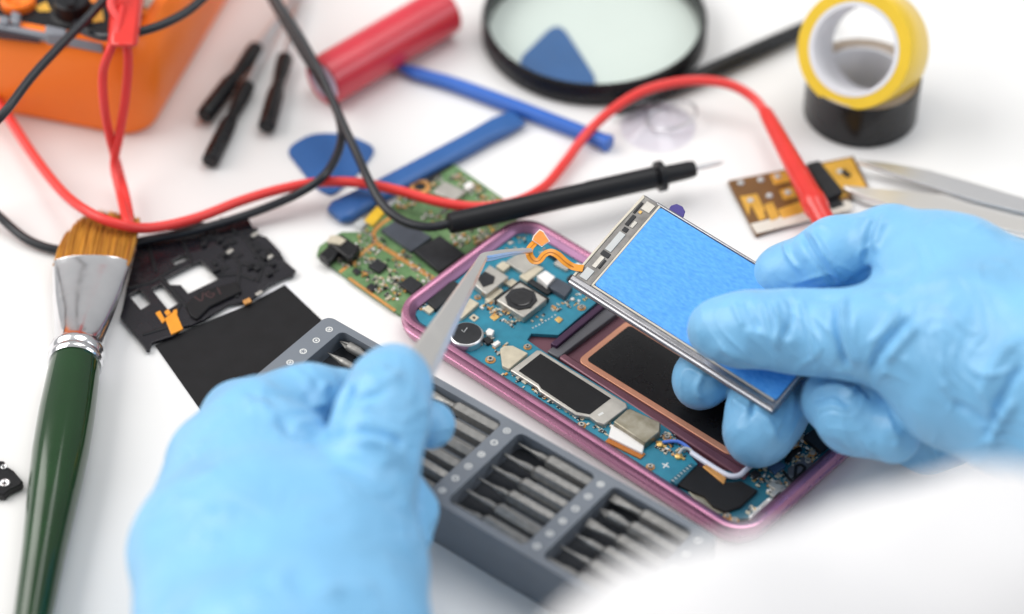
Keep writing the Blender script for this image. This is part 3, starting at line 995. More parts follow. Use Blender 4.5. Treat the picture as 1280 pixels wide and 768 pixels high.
def sdf_mesh(chains, h, pad=4):
    """chains: list of (k_join, [(point, radius), ...], k_inner)"""
    P = np.array([list(p) for c in chains for p, r in c[1]])
    Rm = np.array([r for c in chains for p, r in c[1]])
    lo = (P - Rm[:, None]).min(0) - pad
    hi = (P + Rm[:, None]).max(0) + pad
    ax = [np.arange(lo[i], hi[i], h, dtype=np.float32) for i in range(3)]
    X, Y, Z = np.meshgrid(*ax, indexing='ij')
    f = None
    for kj, ch, ki in chains:
        g = None
        for (a, ra), (b_, rb) in zip(ch[:-1], ch[1:]):
            a_, d = np.array(a, np.float32), np.array(b_ - a, np.float32)
            dd = float(d @ d)
            t = np.clip(((X - a_[0]) * d[0] + (Y - a_[1]) * d[1] + (Z - a_[2]) * d[2]) / dd, 0, 1)
            ds = np.sqrt((X - a_[0] - t * d[0]) ** 2 + (Y - a_[1] - t * d[1]) ** 2 + (Z - a_[2] - t * d[2]) ** 2) - (ra + (rb - ra) * t)
            if g is None:
                g = ds
            else:
                hh = np.maximum(ki - np.abs(g - ds), 0) / ki
                g = np.minimum(g, ds) - hh * hh * ki / 4
        if f is None:
            f = g
        else:
            hh = np.maximum(kj - np.abs(f - g), 0) / kj
            f = np.minimum(f, g) - hh * hh * kj / 4
    return surface_nets(f, np.array([a[0] for a in ax]), h)


def make_mesh(name, V, Q, m, parent, disp_fn=None, smooth_iter=2):
    me = bpy.data.meshes.new(name)
    bm = bmesh.new()
    vs = [bm.verts.new(v) for v in V]
    for q in Q:
        try:
            bm.faces.new([vs[i] for i in q])
        except ValueError:
            pass
    for _ in range(smooth_iter):
        bmesh.ops.smooth_vert(bm, verts=bm.verts, factor=.5, use_axis_x=True, use_axis_y=True, use_axis_z=True)
    bmesh.ops.recalc_face_normals(bm, faces=bm.faces)
    bm.normal_update()
    if disp_fn:
        co = np.array([v.co[:] for v in bm.verts])
        no = np.array([v.normal[:] for v in bm.verts])
        co2 = disp_fn(co, no)
        for v, c_ in zip(bm.verts, co2):
            v.co = c_
    bmesh.ops.scale(bm, vec=(MM, MM, MM), verts=bm.verts)
    bm.to_mesh(me)
    bm.free()
    me.materials.append(M[m])
    me.shade_smooth()
    o = bpy.data.objects.new(name, me)
    COL.objects.link(o)
    o.parent = parent
    return o


def to_px(co):
    q = co - np.array(CAM[:])
    w = q @ np.array(FWD[:])
    return 640 + q @ np.array(RIGHT[:]) / w * LENS / 36 * 1280, 384 - q @ np.array(UP[:]) / w * LENS / 36 * 1280


def folds(creases, amp_noise, seed, ripples=()):
    """rubber folds: each crease is (polyline in photo pixels, height mm, width px); only the side facing the photographer moves"""
    rg = np.random.RandomState(seed)
    W = [(rg.normal(size=3) * rg.uniform(.08, .3), rg.uniform(0, 6.3), rg.uniform(.4, 1)) for _ in range(14)]

    def fn(co, no):
        px, py = to_px(co)
        v = np.array(CAM[:]) - co
        v /= np.linalg.norm(v, axis=1)[:, None]
        face = np.clip((no * v).sum(1) * 2.2, 0, 1)
        d = np.zeros(len(co))
        for P, hgt, wd in creases:
            C = np.array([c_[:2] for c_ in catmull([Vector((p[0], p[1], 0)) for p in P], 6)])
            best = np.full(len(co), 1e9)
            tt = np.zeros(len(co))
            n = len(C) - 1
            for i in range(n):
                a, e = C[i], C[i + 1] - C[i]
                t = np.clip(((px - a[0]) * e[0] + (py - a[1]) * e[1]) / (e @ e + 1e-9), 0, 1)
                dist = np.hypot(px - a[0] - t * e[0], py - a[1] - t * e[1])
                m = dist < best
                best[m] = dist[m]
                tt[m] = (i + t[m]) / n
            taper = np.clip(np.minimum(tt, 1 - tt) * 5 + .12, 0, 1)
            d += 2.3 * hgt * np.exp(-(best / (wd * .85)) ** 2) * taper * face
        nz = np.zeros(len(co))
        for kv, ph, a in W:
            nz += a * np.sin(co @ kv + ph)
        d += amp_noise * nz / 3
        for cx, cy, rx, ry, ang, wl, amp in ripples:
            ca, sa = math.cos(math.radians(ang)), math.sin(math.radians(ang))
            u = (px - cx) * ca + (py - cy) * sa
            w_ = -(px - cx) * sa + (py - cy) * ca
            win = np.clip(1.3 - (u / rx) ** 2 - (w_ / ry) ** 2, 0, 1)
            warp = 2.2 * np.sin(w_ / 31 + u / 47 + seed) + 1.3 * np.sin(w_ / 13 - u / 29) + 1.1 * np.sin(co @ np.array([.21, .13, .17]))
            rid = (1 - np.abs(np.sin(u / wl * math.pi + warp))) ** 2.2
            gate = .5 + .5 * np.sin(w_ / 17 + u / 23 + 1.7 * np.sin(u / 37) + seed)
            d += 1.8 * amp * rid * (.25 + .75 * gate) * win * face
        return co + no * d[:, None]
    return fn


person = thing('person', 'person in white coat and blue nitrile gloves repairing a phone display', 'person', Fr((60, -330, 0)))
inv = lambda p: p                                    # person's empty carries no rotation
POFF = np.array([60, -330, 0.0])

# right hand -----------------------------------------------------------------
H = at
right = [
    (0, [(H(1112, 300, 62), 10.8), (H(1190, 335, 64), 15), (H(1310, 395, 62), 19)], 8),
    (10, [(H(1150, 380, 60), 16), (H(1220, 420, 62), 21), (H(1330, 455, 62), 26)], 8),
    (10, [(H(1125, 425, 54), 14), (H(1200, 475, 52), 19), (H(1330, 500, 58), 25)], 8),
    (9, [(H(1236, 515, 46), 11), (H(1268, 540, 48), 11), (H(1340, 560, 54), 16)], 8),
    (6, [(H(1330, 470, 62), 29), (H(1480, 520, 66), 31)], 8),
    # thumb
    (6, [(H(1135, 428, 59), 15), (H(1075, 418, 57), 13), (H(1030, 417, 51), 12.0), (H(985, 414, 49), 11.4), (H(930, 412, 46.5), 10.8), (H(898, 411, 45), 9.2)], 5),
    # index
    (2.5, [(H(1118, 300, 60), 10.5), (H(1045, 318, 53), 10.8), (H(985, 346, 40), 9.8), (H(930, 405, 18), 8.8), (H(878, 474, 16), 9.4)], 4),
    # middle
    (3, [(H(1165, 380, 50), 11), (H(1060, 420, 26), 10), (H(1004, 455, 16), 10.4), (H(960, 512, 16), 11.6), (H(949, 538, 16.5), 11.2)], 5),
    # ring
    (1.5, [(H(1180, 448, 36), 10), (H(1110, 470, 28), 10.4), (H(1046, 497, 28), 10.2), (H(1068, 520, 31), 11.2), (H(1116, 543, 33), 8.6)], 3.5),
    # little finger
    (1.5, [(H(1235, 500, 38), 10), (H(1170, 520, 24), 9.2), (H(1130, 540, 14), 8.4), (H(1160, 554, 13), 8.6), (H(1190, 548, 15), 8.4)], 4),
]
V, Q = sdf_mesh(right, .62)
cr_r = [
    ([(1045, 368), (1042, 400), (1050, 440), (1062, 462)], -.9, 5), ([(1058, 362), (1054, 398), (1062, 436), (1076, 458)], .7, 6),
    ([(1002, 372), (1006, 395), (1014, 425), (1022, 455)], .55, 5), ([(985, 372), (988, 395), (980, 425)], -.5, 5),
    ([(968, 373), (974, 400), (972, 430)], .6, 5), ([(950, 372), (958, 392), (965, 420), (975, 440)], .45, 5), ([(930, 374), (940, 395), (950, 418)], -.45, 5),
    ([(915, 376), (922, 392), (930, 410)], .4, 5), ([(895, 430), (930, 448), (970, 460)], .35, 6),
    ([(1100, 330), (1075, 350), (1050, 366), (1010, 372)], -1.2, 7), ([(1105, 320), (1085, 345), (1062, 362)], .6, 6),
    ([(1140, 395), (1115, 420), (1095, 445), (1085, 468)], -.8, 6), ([(1150, 405), (1128, 430), (1106, 455)], .6, 7), ([(1125, 385), (1108, 410), (1085, 432)], .4, 6),
    ([(1000, 285), (1010, 310), (1035, 345), (1048, 358)], -.55, 4), ([(1015, 285), (1028, 312), (1050, 345)], .5, 5), ([(980, 300), (985, 318), (1000, 340)], .35, 4),
    ([(1100, 262), (1086, 285), (1082, 310), (1080, 335)], -.6, 5), ([(1110, 268), (1098, 292), (1095, 318)], .5, 6),
    ([(940, 468), (942, 500), (938, 525)], -.5, 4), ([(942, 510), (962, 530), (968, 552)], .45, 5), ([(915, 500), (938, 515)], .4, 5), ([(985, 480), (990, 505), (985, 530)], .35, 5),
    ([(880, 465), (872, 485), (878, 500)], .35, 5),
    ([(1022, 478), (1045, 470), (1075, 482), (1092, 500)], -.6, 4), ([(1018, 490), (1045, 482), (1070, 494)], .5, 4), ([(1016, 502), (1040, 494), (1062, 505)], -.45, 4), ([(1018, 516), (1040, 508), (1060, 516)], .35, 4),
    ([(1110, 532), (1122, 548), (1118, 562)], .35, 5), ([(1280, 420), (1250, 450), (1225, 500)], .6, 8), ([(1280, 450), (1255, 490), (1235, 540)], -.8, 7), ([(1270, 500), (1250, 530), (1238, 560)], .7, 6),
    ([(1185, 500), (1220, 520), (1240, 545)], -.6, 6), ([(1200, 330), (1230, 360), (1270, 380)], .3, 12), ([(1130, 350), (1160, 355), (1200, 345)], .3, 10),
]
rip_r = [(965, 412, 95, 55, 8, 30, .55), (1035, 312, 75, 45, -32, 30, .5), (1050, 492, 50, 40, 62, 17, .5), (1255, 500, 70, 110, -38, 30, .7), (1110, 420, 60, 70, 48, 32, .5),
         (950, 525, 55, 60, 85, 34, .4), (1100, 540, 60, 40, 30, 26, .35), (1185, 565, 50, 40, 0, 24, .35), (875, 480, 35, 40, 60, 24, .4), (1190, 350, 110, 70, 60, 55, .3)]
make_mesh('glove', V - POFF, Q, 'glove', person, lambda c_, n_: folds(cr_r, .22, 3, rip_r)(c_ + POFF, n_) - POFF)

# left hand ------------------------------------------------------------------
left = [
    (0, [(H(262, 588, 44), 13), (H(240, 690, 50), 16), (H(262, 850, 56), 20)], 8),
    (14, [(H(318, 545, 50), 14), (H(320, 680, 56), 22), (H(335, 850, 60), 26)], 8),
    (10, [(H(362, 572, 52), 14), (H(396, 690, 56), 22), (H(400, 850, 60), 26)], 8),
    (10, [(H(436, 630, 50), 14), (H(450, 710, 50), 17), (H(445, 850, 56), 22)], 8),
    (6, [(H(345, 850, 62), 30), (H(368, 1180, 66), 31)], 8),
    # index finger: knuckle, first joint, tip behind the tweezers
    (6, [(H(326, 522, 50), 12.5), (H(384, 503, 49), 10.4), (H(430, 506, 43), 9.2), (H(490, 520, 45), 9), (H(538, 531, 44), 7.2)], 5),
    (6, [(H(265, 570, 42), 11), (H(300, 520, 40), 10), (H(360, 505, 36), 9.5), (H(420, 540, 30), 9)], 5),
    # thumb
    (2.2, [(H(452, 640, 58), 15), (H(462, 575, 63), 13.4), (H(478, 520, 66), 12.6), (H(488, 486, 65), 11.2), (H(492, 474, 64), 9.6)], 5),
    # curled middle finger seen at the side
    (4, [(H(420, 620, 40), 11), (H(490, 625, 36), 10), (H(516, 642, 34), 6.4), (H(506, 670, 34), 8)], 5),
]
V, Q = sdf_mesh(left, .85)
cr_l = [
    ([(440, 478), (428, 505), (412, 535)], -1.6, 7), ([(404, 520), (402, 490), (412, 478)], .5, 7),
    ([(345, 520), (365, 538), (400, 545), (440, 536)], -1.0, 8), ([(440, 536), (480, 545), (505, 560)], -.9, 6), ([(445, 548), (485, 556), (508, 575)], .5, 7),
    ([(440, 502), (460, 496), (485, 488)], -.5, 5), ([(445, 515), (465, 508)], .4, 5), ([(455, 470), (480, 476), (500, 470)], .35, 6), ([(462, 455), (485, 462)], .35, 5),
    ([(527, 500), (535, 520), (530, 548)], .3, 5), ([(300, 500), (330, 510), (350, 530)], .4, 9), ([(380, 470), (392, 490), (396, 515)], .35, 7),
    ([(230, 680), (260, 650), (300, 640)], .3, 12), ([(380, 745), (430, 735), (470, 740)], .35, 8), ([(505, 640), (515, 655), (510, 680)], -.4, 5),
]
rip_l = [(482, 505, 70, 50, 70, 27, .5), (365, 500, 70, 55, 15, 34, .55), (540, 530, 40, 40, 20, 20, .35), (460, 580, 60, 60, 80, 34, .5), (515, 660, 40, 50, 60, 24, .4), (300, 740, 160, 60, 80, 60, .2), (300, 600, 120, 90, 40, 70, .2)]
make_mesh('glove', V - POFF, Q, 'glove', person, lambda c_, n_: folds(cr_l, .22, 5, rip_l)(c_ + POFF, n_) - POFF)

# white coat: near sleeve in front of the lens, cuff of the right arm, cuff of the left arm
coat = [
    (0, [(depth(908, 981, 540), 40), (depth(1240, 897, 560), 43), (depth(1750, 790, 630), 46)], 20),
    (20, [(depth(1750, 790, 630), 46), (depth(1900, 720, 740), 42), (H(1500, 530, 66), 40)], 20),
    (20, [(depth(908, 981, 540), 40), (depth(950, 1500, 540), 60), (depth(200, 1900, 600), 50), (H(370, 1180, 66), 40)], 20),
]
V, Q = sdf_mesh(coat, 3.2, 8)
make_mesh('coat', V - POFF, Q, 'coat', person, lambda c_, n_: folds([], 1.2, 9)(c_ + POFF, n_) - POFF, 3)

# ------------------------------------------------------------------ paint brush
a_, b_ = at(42, 768, 8.5), at(118, 310, 8.5)
o_ = at(93.5, 457, 8.5)
BF = Fr((o_.x, o_.y, 0), b_ - a_)
BL = (at(115, 330, 8.5) - o_).length
br = thing('paint_brush', 'flat paint brush with amber bristles, metal ferrule and glossy green handle', 'brush', BF)
part('handle', 'greenlac', br, lambda b: b.lathe((0, 0, 8.5), (-1, 0, 0), [(-4, 7.6), (0, 7.9), (6, 8.2), (22, 8.7), (38, 8.6), (58, 7.6), (80, 6.4), (110, 5.4), (150, 4.2), (190, 3.4), (196, 2.4), (197, .6)], 40))


def ferrule(b):
    prof = []
    for t, w, h in [(0, 8.3, 8.3), (.6, 8.7, 8.7), (1.6, 8.9, 8.9), (2.6, 8.5, 8.5), (3.2, 8.3, 8.3), (4.4, 8.8, 8.8), (5.6, 8.9, 8.8), (6.6, 8.3, 8.3), (8, 8.0, 7.9), (12, 8.1, 7.0), (20, 9.1, 5.8), (30, 10.7, 4.9), (BL - 5, 12.2, 4.2), (BL - .6, 12.7, 3.9), (BL, 12.8, 4.0)]:
        prof.append((t, (w, h)))
    b.lathe((0, 0, 8.5), (1, 0, 0), prof, 48)


part('ferrule', 'ferrule', br, ferrule)


def bristle(b):
    tipL = BF.l(84, 287, 8.5)
    for i in range(1500):
        s = rnd.uniform(-1, 1)
        v = rnd.uniform(-1, 1) * math.sqrt(max(0, 1 - s * s * .9))
        y0, z0 = s * 12.2, 8.5 + v * 3.2
        # tip arc: rounded outline, longest right of the middle
        ln = 23.5 - 11.5 * max(0, (s - .05)) ** 2.2 - 3.5 * max(0, -s - .2) ** 2 + rnd.uniform(-1.6, .6)
        sp = 1 + .05 * s
        y1 = y0 * (.98 - .1 * max(0, s)) + rnd.gauss(0, .5) - 1.2
        z1 = 8.5 + v * 1.9 + rnd.gauss(0, .4)
        P = [(BL - 2, y0, z0), (BL + ln * .5, (y0 * 1.05 + y1) / 2, (z0 + z1) / 2 + .25), (BL + ln, y1, z1)]
        b.tube(P, [.24, .2, .08], 4, 1, mi=0)
    for i in range(90):                                # dark clotted tips
        s = rnd.choice([-.55, -.45, -.1, .0, .1, .25, -.8]) + rnd.gauss(0, .04)
        y = -s * 11.5 - 1
        ln = 22.8 - 11.5 * max(0, (-s - .05)) ** 2.2 - 3.5 * max(0, s - .2) ** 2
        b.tube([(BL + ln - 3 + rnd.uniform(-.5, .5), -y * -1 if False else -s * -11.5 - 1, 8.5 + rnd.uniform(-1, 1.4)), (BL + ln + rnd.uniform(-.2, 1.6), s * 11.5 - 1 + rnd.gauss(0, .5), 8.5 + rnd.uniform(-1, 1.4))], [.3, .16], 4, 1, mi=1)


part('bristles', ['bristle', 'bristletip'], br, bristle, recalc=False)
part('bristle_core', 'bristle', br, lambda b: b.lathe((0, 0, 8.5), (1, 0, 0), [(BL - 3, (12.0, 3.0)), (BL + 5, (11.4, 2.6)), (BL + 10, (9.6, 2.1)), (BL + 15, (6.6, 1.6)), (BL + 18, (3.2, .9))], 32))

# ------------------------------------------------------------------ black phone bracket and black sheet
KF = fr_px(188, 430, 357, 353)
bk = thing('phone_bracket', 'thin black plastic phone bracket with cut out holes beside the brush', 'phone part', KF)
kpx = [(150, 396), (153, 386), (160, 352), (172, 302), (200, 292), (249, 277), (268, 280), (275, 272), (310, 272), (316, 284), (325, 294), (333, 296), (350, 314), (356, 326), (370, 338), (366, 344), (357, 346), (336, 356), (330, 362), (312, 376), (300, 378), (286, 380), (255, 399), (240, 406), (230, 408), (216, 420), (190, 428), (187, 438), (183, 438), (176, 428)]
holes = [[(205, 348), (250, 326), (274, 348), (235, 367), (226, 356), (213, 356)], [(214, 326), (231, 318), (237, 323), (219, 331)], [(161, 369), (174, 362), (189, 379), (176, 387)], [(189, 361), (201, 355), (223, 379), (210, 387)], [(281, 313), (287, 310), (291, 314), (285, 318)]]
part('plate', 'bracket', bk, lambda b: b.prism(KF.pts(kpx, 2), .8, 2.0, [KF.pts(h, 2) for h in holes]), .2)


def kribs(b):
    for P in ([(228, 300), (240, 330)], [(262, 282), (300, 330), (296, 372)], [(300, 290), (330, 330), (322, 352)], [(200, 345), (235, 385), (282, 372)], [(160, 360), (190, 352), (225, 330)], [(178, 418), (212, 408), (225, 380)],
              [(255, 300), (322, 286)], [(300, 330), (345, 330)], [(185, 305), (195, 340)], [(310, 300), (350, 322)], [(270, 345), (298, 342), (318, 350)]):
        b.tube([(*KF.l(x, y, 2.2).to_2d(), 2.0) for x, y in P], .8, 8, 1, flat=.5)
    for _ in range(60):
        x, y = rnd.uniform(235, 350), rnd.uniform(285, 350)
        if y > 345 or (x > 330 and y < 310) or x < 262 and y > 310:
            continue
        q = KF.l(x, y, 2)
        b.box((q.x, q.y, 1.9), (rnd.uniform(.8, 3), rnd.uniform(.6, 2.4), rnd.uniform(.3, 1.3)), rnd.choice([0, .1, 1.57]))


part('ribs', 'blackrub', bk, kribs, .2)
part('block', 'blackmatte', bk, lambda b: b.prism(KF.pts([(232, 380), (250, 364), (296, 352), (302, 364), (262, 383), (246, 399), (238, 394)], 3), 1.9, 3.0), .3)
part('flex_contact', 'flex', bk, lambda b: (b.prism(KF.pts([(206, 398), (219, 388), (229, 411), (214, 418)], 2.6), 1.9, 2.6), b.prism(KF.pts([(194, 391), (200, 388), (207, 400), (203, 404)], 2.5), 1.9, 2.5), b.prism(KF.pts([(205, 390), (210, 386), (214, 391), (209, 395)], 2.5), 1.9, 2.5), b.prism(KF.pts([(216, 388), (221, 386), (222, 392), (217, 394)], 2.5), 1.9, 2.5)), .15)
part('copper_contact', 'copper', bk, lambda b: b.prism(KF.pts([(303, 376), (312, 372), (315, 377), (306, 381)], 2.2), 1.5, 2.3), .15)
for x, y in ((287, 314), (318, 293), (337, 321), (324, 366)):
    q = KF.l(x, y, 2.6)
    part('metal_pad', 'nickel', bk, lambda b: b.box((q.x, q.y, 2.0), (2.6, 1.4, .6), .2), .15)
part('red_scribble', 'redpen', bk, lambda b: [b.tube([(*KF.l(x, y, 3.05).to_2d(), 3.03) for x, y in P], .28, 6, 5, flat=.3) for P in (
    [(243, 371), (252, 376), (254, 366)], [(262, 364), (257, 368), (264, 372), (268, 367), (261, 368)], [(272, 360), (276, 368)])])
SF = fr_px(193, 430, 357, 353)
sheet = thing('black_panel', 'flat matte black screen panel lying below the black bracket', 'phone screen', SF)
part('panel', 'blackmatte', sheet, lambda b: b.prism(SF.pts([(194, 432), (232, 413), (310, 381), (356, 356), (404, 402), (430, 430), (440, 470), (275, 545), (266, 534)], .7), .3, .75), .1)
part('backing', 'card', sheet, lambda b: b.prism(SF.pts([(196, 436), (358, 352), (380, 362), (388, 392), (414, 408), (445, 470), (275, 548), (262, 530)], .3), .05, .28))

# ------------------------------------------------------------------ small black bracket at the left edge
EF = fr_px(0, 590, 30, 604)
eb = thing('plastic_clip', 'small black plastic clip with a steel eyelet left of the brush handle', 'phone part', EF)
part('body', 'blackgloss', eb, lambda b: b.prism(EF.pts([(-30, 560), (0, 576), (5, 576), (9, 583), (17, 588), (29, 602), (25, 606), (12, 612), (4, 619), (-30, 612)], 3), .3, 3), .4)
for x, y, r in ((6, 604, 1.5), (5, 584, 1.0), (-14, 596, 1.6)):
    q = EF.l(x, y, 3)
    part('eyelet', 'steel', eb, lambda b: b.ringlathe((q.x, q.y, 2.6), (0, 0, 1), [(0, r), (.7, r), (.8, r * .8), (.5, r * .35), (0, r * .3)], 20))

# ------------------------------------------------------------------ multimeter
MF = fr_px(190, 189, 0, 152)
MF = Fr(MF.o, -MF.x)            # x to the right along the front edge, y to the back
mm_ = thing('multimeter', 'bright orange multimeter with black face and red plug in the corner', 'multimeter', MF)
MWd, MD_ = 105.0, 150.0
b = MB()
b.rsweep(MWd, MD_, 15, [(6, 0), (4, 1.5), (1, 12), (0, 24), (0, 33), (1.2, 38), (3.6, 40.5), (6, 40.8), (8, 40), (8.6, 37)], cap_first=True, cap_last=True)
for v in b.bm.verts:
    v.co.x -= MWd
o = b.build('case', 'orange', mm_)
part('face', 'blackgloss', mm_, lambda b: b.prism([p + Vector((-MWd, 0)) for p in rrect(9, 8.0, MWd - 12, MD_ - 9, 8)], 36.5, 39.6), .4)


def mpart(name, m, P, z0, z1, bevel=.3):
    return part(name, m, mm_, lambda b: b.prism(MF.pts(P, z1), z0, z1), bevel)


mpart('ridge', 'greyplastic', [(-30, 22), (128, 54), (128, 60), (-30, 29)], 39, 41.6, .5)
mpart('label_strip', 'redpen', [(-20, 37), (48, 46), (50, 53), (-20, 45)], 39.4, 39.9, .1)
mpart('key', 'greyplastic', [(56, 30), (84, 36), (82, 45), (56, 42)], 39, 44, .8)
mpart('key', 'greyplastic', [(-2, 18), (12, 20), (10, 30), (-2, 28)], 39, 43, .8)
mpart('key', 'greyplastic', [(14, 12), (26, 16), (24, 30), (12, 26)], 39, 43, .8)
mpart('yellow_mark', 'yellowprint', [(44, 8), (58, 2), (64, 14), (48, 14)], 39.5, 39.9, .05)
mpart('yellow_mark', 'yellowprint', [(116, 20), (128, 12), (130, 26), (116, 28)], 39.5, 39.9, .05)
mpart('orange_mark', 'orange2', [(100, -4), (122, -4), (120, 4), (104, 2)], 39.5, 39.9, .05)
mpart('orange_strip', 'orange2', [(168, 8), (200, 14), (198, 22), (168, 16)], 39.5, 40.3, .1)
mpart('display', 'beigelcd', [(174, -4), (208, -2), (200, 12), (174, 8)], 39.5, 40.0, .1)
q = MF.l(22, -2, 42)
part('jack', 'orange', mm_, lambda b: b.ringlathe((q.x, q.y, 39), (0, 0, 1), [(0, 6.2), (3, 6.0), (3.6, 5.2), (3.2, 4.2), (1.5, 3.6), (.5, .2)], 40))
q = MF.l(90, 4, 44)
part('knob', 'blackrub', mm_, lambda b: (b.lathe((q.x, q.y, 39), (0, 0, 1), [(0, 8), (1, 8), (1.5, 6.5), (6.5, 6), (7, 5.4)], 32), b.box((q.x, q.y, 45), (2.4, 11, 2.5), .4)))

# ------------------------------------------------------------------ test leads
RF = Fr((at(500, 240).x, at(500, 240).y, 0))
red = thing('test_lead', 'red multimeter test lead curling to a red probe beside the tape', 'test lead', RF, 'multimeter test leads')
rl = lambda x, y, z: RF.w2l(at(x, y, z))
RZ = [(-70, 60, 20), (-30, 96, 12), (2, 134, 8), (40, 192, 7), (78, 240, 10), (112, 266, 14.5), (150, 281, 14), (190, 285, 10), (245, 273, 8), (300, 252, 7.5), (350, 237, 8), (400, 228, 9), (450, 229, 9), (500, 239, 8.5), (550, 253, 8), (600, 259, 7.5), (645, 252, 6), (680, 234, 4), (705, 205, 3), (733, 168, 5), (765, 138, 9), (800, 116, 13), (840, 104, 14), (880, 101, 14), (915, 107, 13), (942, 123, 11), (958, 143, 9.5)]
part('cable', 'redcable', red, lambda b: b.tube([rl(*p) for p in RZ], 1.72, 14, 8))
part('cable_loop', 'redcable', red, lambda b: b.tube([rl(*p) for p in [(150, -14, 60), (139, 6, 58), (152, 34, 54), (160, 70, 46), (157, 120, 34), (149, 170, 22), (143, 205, 12), (150, 240, 8), (156, 268, 10.5), (160, 280, 11), (162, 272, 9), (157, 245, 8), (148, 212, 9), (137, 170, 22), (130, 130, 34), (129, 90, 44), (138, 62, 52), (146, 40, 55), (152, 10, 56)]], 1.55, 12, 8))
part('plug', 'redplastic', red, lambda b: (lambda Q: b._faces([RF.w2l(at(x, y, z)) for z, Q_ in ((40.5, Q), (56, Q)) for x, y in Q_], [(3, 2, 1, 0), (4, 5, 6, 7), (0, 1, 5, 4), (1, 2, 6, 5), (2, 3, 7, 6), (3, 0, 4, 7)]))([(134, 58), (172, 60), (182, -20), (140, -20)]), 2.0)
pd = (rl(1031, 279, 11) - rl(958, 143, 9.5))
plen = pd.length
part('probe', 'redplastic', red, lambda b: b.lathe(rl(956, 139, 9.8), pd, [(0, 2.1), (1.5, 2.5), (6, 2.7), (20, 3.1), (plen * .8, 4.0), (plen * .82, 4.4), (plen * .9, 4.4), (plen * .92, 3.8), (plen * 1.3, 3.6), (plen * 1.5, 2.4)], 24))
part('probe_tip', 'steel', red, lambda b: b.lathe(rl(956, 139, 9.8), pd, [(plen * 1.5, 1.0), (plen * 1.75, .9), (plen * 1.8, .1)], 12))

KF2 = Fr((at(560, 281).x, at(560, 281).y, 0))
blk = thing('test_lead', 'black multimeter test lead with long black probe across the green board', 'test lead', KF2, 'multimeter test leads')
kl = lambda x, y, z: KF2.w2l(at(x, y, z))
BZp = [(562, 280, 13), (535, 284, 12.5), (505, 277, 12), (480, 258, 13), (462, 228, 14.5), (447, 195, 15), (430, 158, 17), (412, 118, 20), (393, 78, 24), (370, 38, 27), (348, 4, 30), (335, -25, 32), (325, -50, 32), (322, -35, 30), (338, -4, 28), (362, 38, 25), (385, 76, 22), (405, 108, 19), (420, 135, 16), (427, 165, 13), (422, 192, 12.5), (405, 220, 13), (375, 241, 9), (335, 259, 6), (290, 275, 5), (240, 289, 4.5), (190, 299, 4), (150, 308, 2.5), (110, 314, 2), (70, 312, 2), (35, 300, 2.5), (5, 276, 4), (-30, 240, 10), (-45, 200, 30), (-20, 168, 45), (8, 138, 50), (40, 96, 52), (75, 58, 53), (112, 20, 54), (145, -14, 56), (200, -50, 56), (270, -30, 54), (245, 6, 52), (205, 30, 52), (165, 42, 52), (130, 46, 51), (104, 38, 48), (96, 30, 42)]
part('cable', 'blackcable', blk, lambda b: b.tube([kl(*p) for p in BZp], 1.55, 12, 8))
kd = kl(868, 211, 11) - kl(560, 280, 13)
kln = kd.length
part('probe', 'blackrub', blk, lambda b: b.lathe(kl(560, 280, 13), kd, [(0, 2.6), (.6, 3.4), (2, 3.6), (kln * .55, 3.6), (kln * .57, 3.8), (kln * .83, 3.8), (kln * .835, 3.2), (kln * .98, 3.0), (kln, 2.6)], 28))
part('collar', 'blackrub', blk, lambda b: b.lathe(kl(560, 280, 13), kd, [(kln * .845, 3.2), (kln * .847, 5.2), (kln * .87, 5.2), (kln * .875, 3.2)], 32))
part('probe_tip', 'steel', blk, lambda b: b.lathe(kl(560, 280, 13), kd, [(kln * .99, 1.0), (kln * 1.10, .8), (kln * 1.125, .1)], 12))

# ------------------------------------------------------------------ precision screwdrivers
SD = [((255, 146), (322, 58), (362, -30), 'small black screwdriver, leftmost of three beside the orange multimeter'),
      ((262, 203), (310, 105), (352, -10), 'small black screwdriver, lowest of three and slanting beneath its left neighbour'),
      ((333, 160), (357, 70), (378, -20), 'small black screwdriver, rightmost of three and nearest the red cell')]
for i, (p0, p1, p2, lab) in enumerate(SD):
    z = 4.2 if i != 1 else 3.4
    a, c_, e = at(*p0, z), at(*p1, z), at(*p2, z)
    fr = Fr((a.x, a.y, 0), c_ - a)
    hl, tl = (c_ - a).length, (e - a).length
    t = thing('screwdriver', lab, 'screwdriver', fr, 'precision screwdrivers by the multimeter')
    part('handle', 'blackgloss', t, lambda b: b.lathe((0, 0, z), (1, 0, 0), [(0, 2.4), (.6, 3.2), (3, 3.3), (hl * .45, 3.2), (hl * .58, 2.2), (hl * .7, 2.5), (hl * .88, 3.1), (hl * .97, 3.0), (hl, 2.2)], 8), .2, smooth=20)
    part('shaft', 'steel', t, lambda b: b.lathe((0, 0, z), (1, 0, 0), [(hl - 1, 1.3), (tl * .9, 1.3), (tl, .4)], 14))

# ------------------------------------------------------------------ red battery cell
z = 9.2
a, c_ = at(403, 103, z), at(556, 13, z)
fr = Fr((a.x, a.y, 0), c_ - a)
cl = (c_ - a).length
t = thing('battery_cell', 'red wrapped cylindrical battery cell lying left of the magnifying glass', 'battery', fr)
part('wrap', 'redwrap', t, lambda b: b.ringlathe((0, 0, z), (1, 0, 0), [(.3, 9.0), (.0, 8.6), (.2, 7.6), (.8, 7.5), (1.0, 4), (cl - 1, 4), (cl - .8, 7.5), (cl - .2, 7.8), (cl, 8.7), (cl - .4, 9.0)], 48))
part('insulator', 'cellend', t, lambda b: b.lathe((0, 0, z), (1, 0, 0), [(.5, 7.6), (1.2, 7.6)], 40))
part('terminal', 'steel', t, lambda b: b.lathe((0, 0, z), (1, 0, 0), [(-.6, 3.4), (-.2, 3.9), (.8, 4.0)], 32))

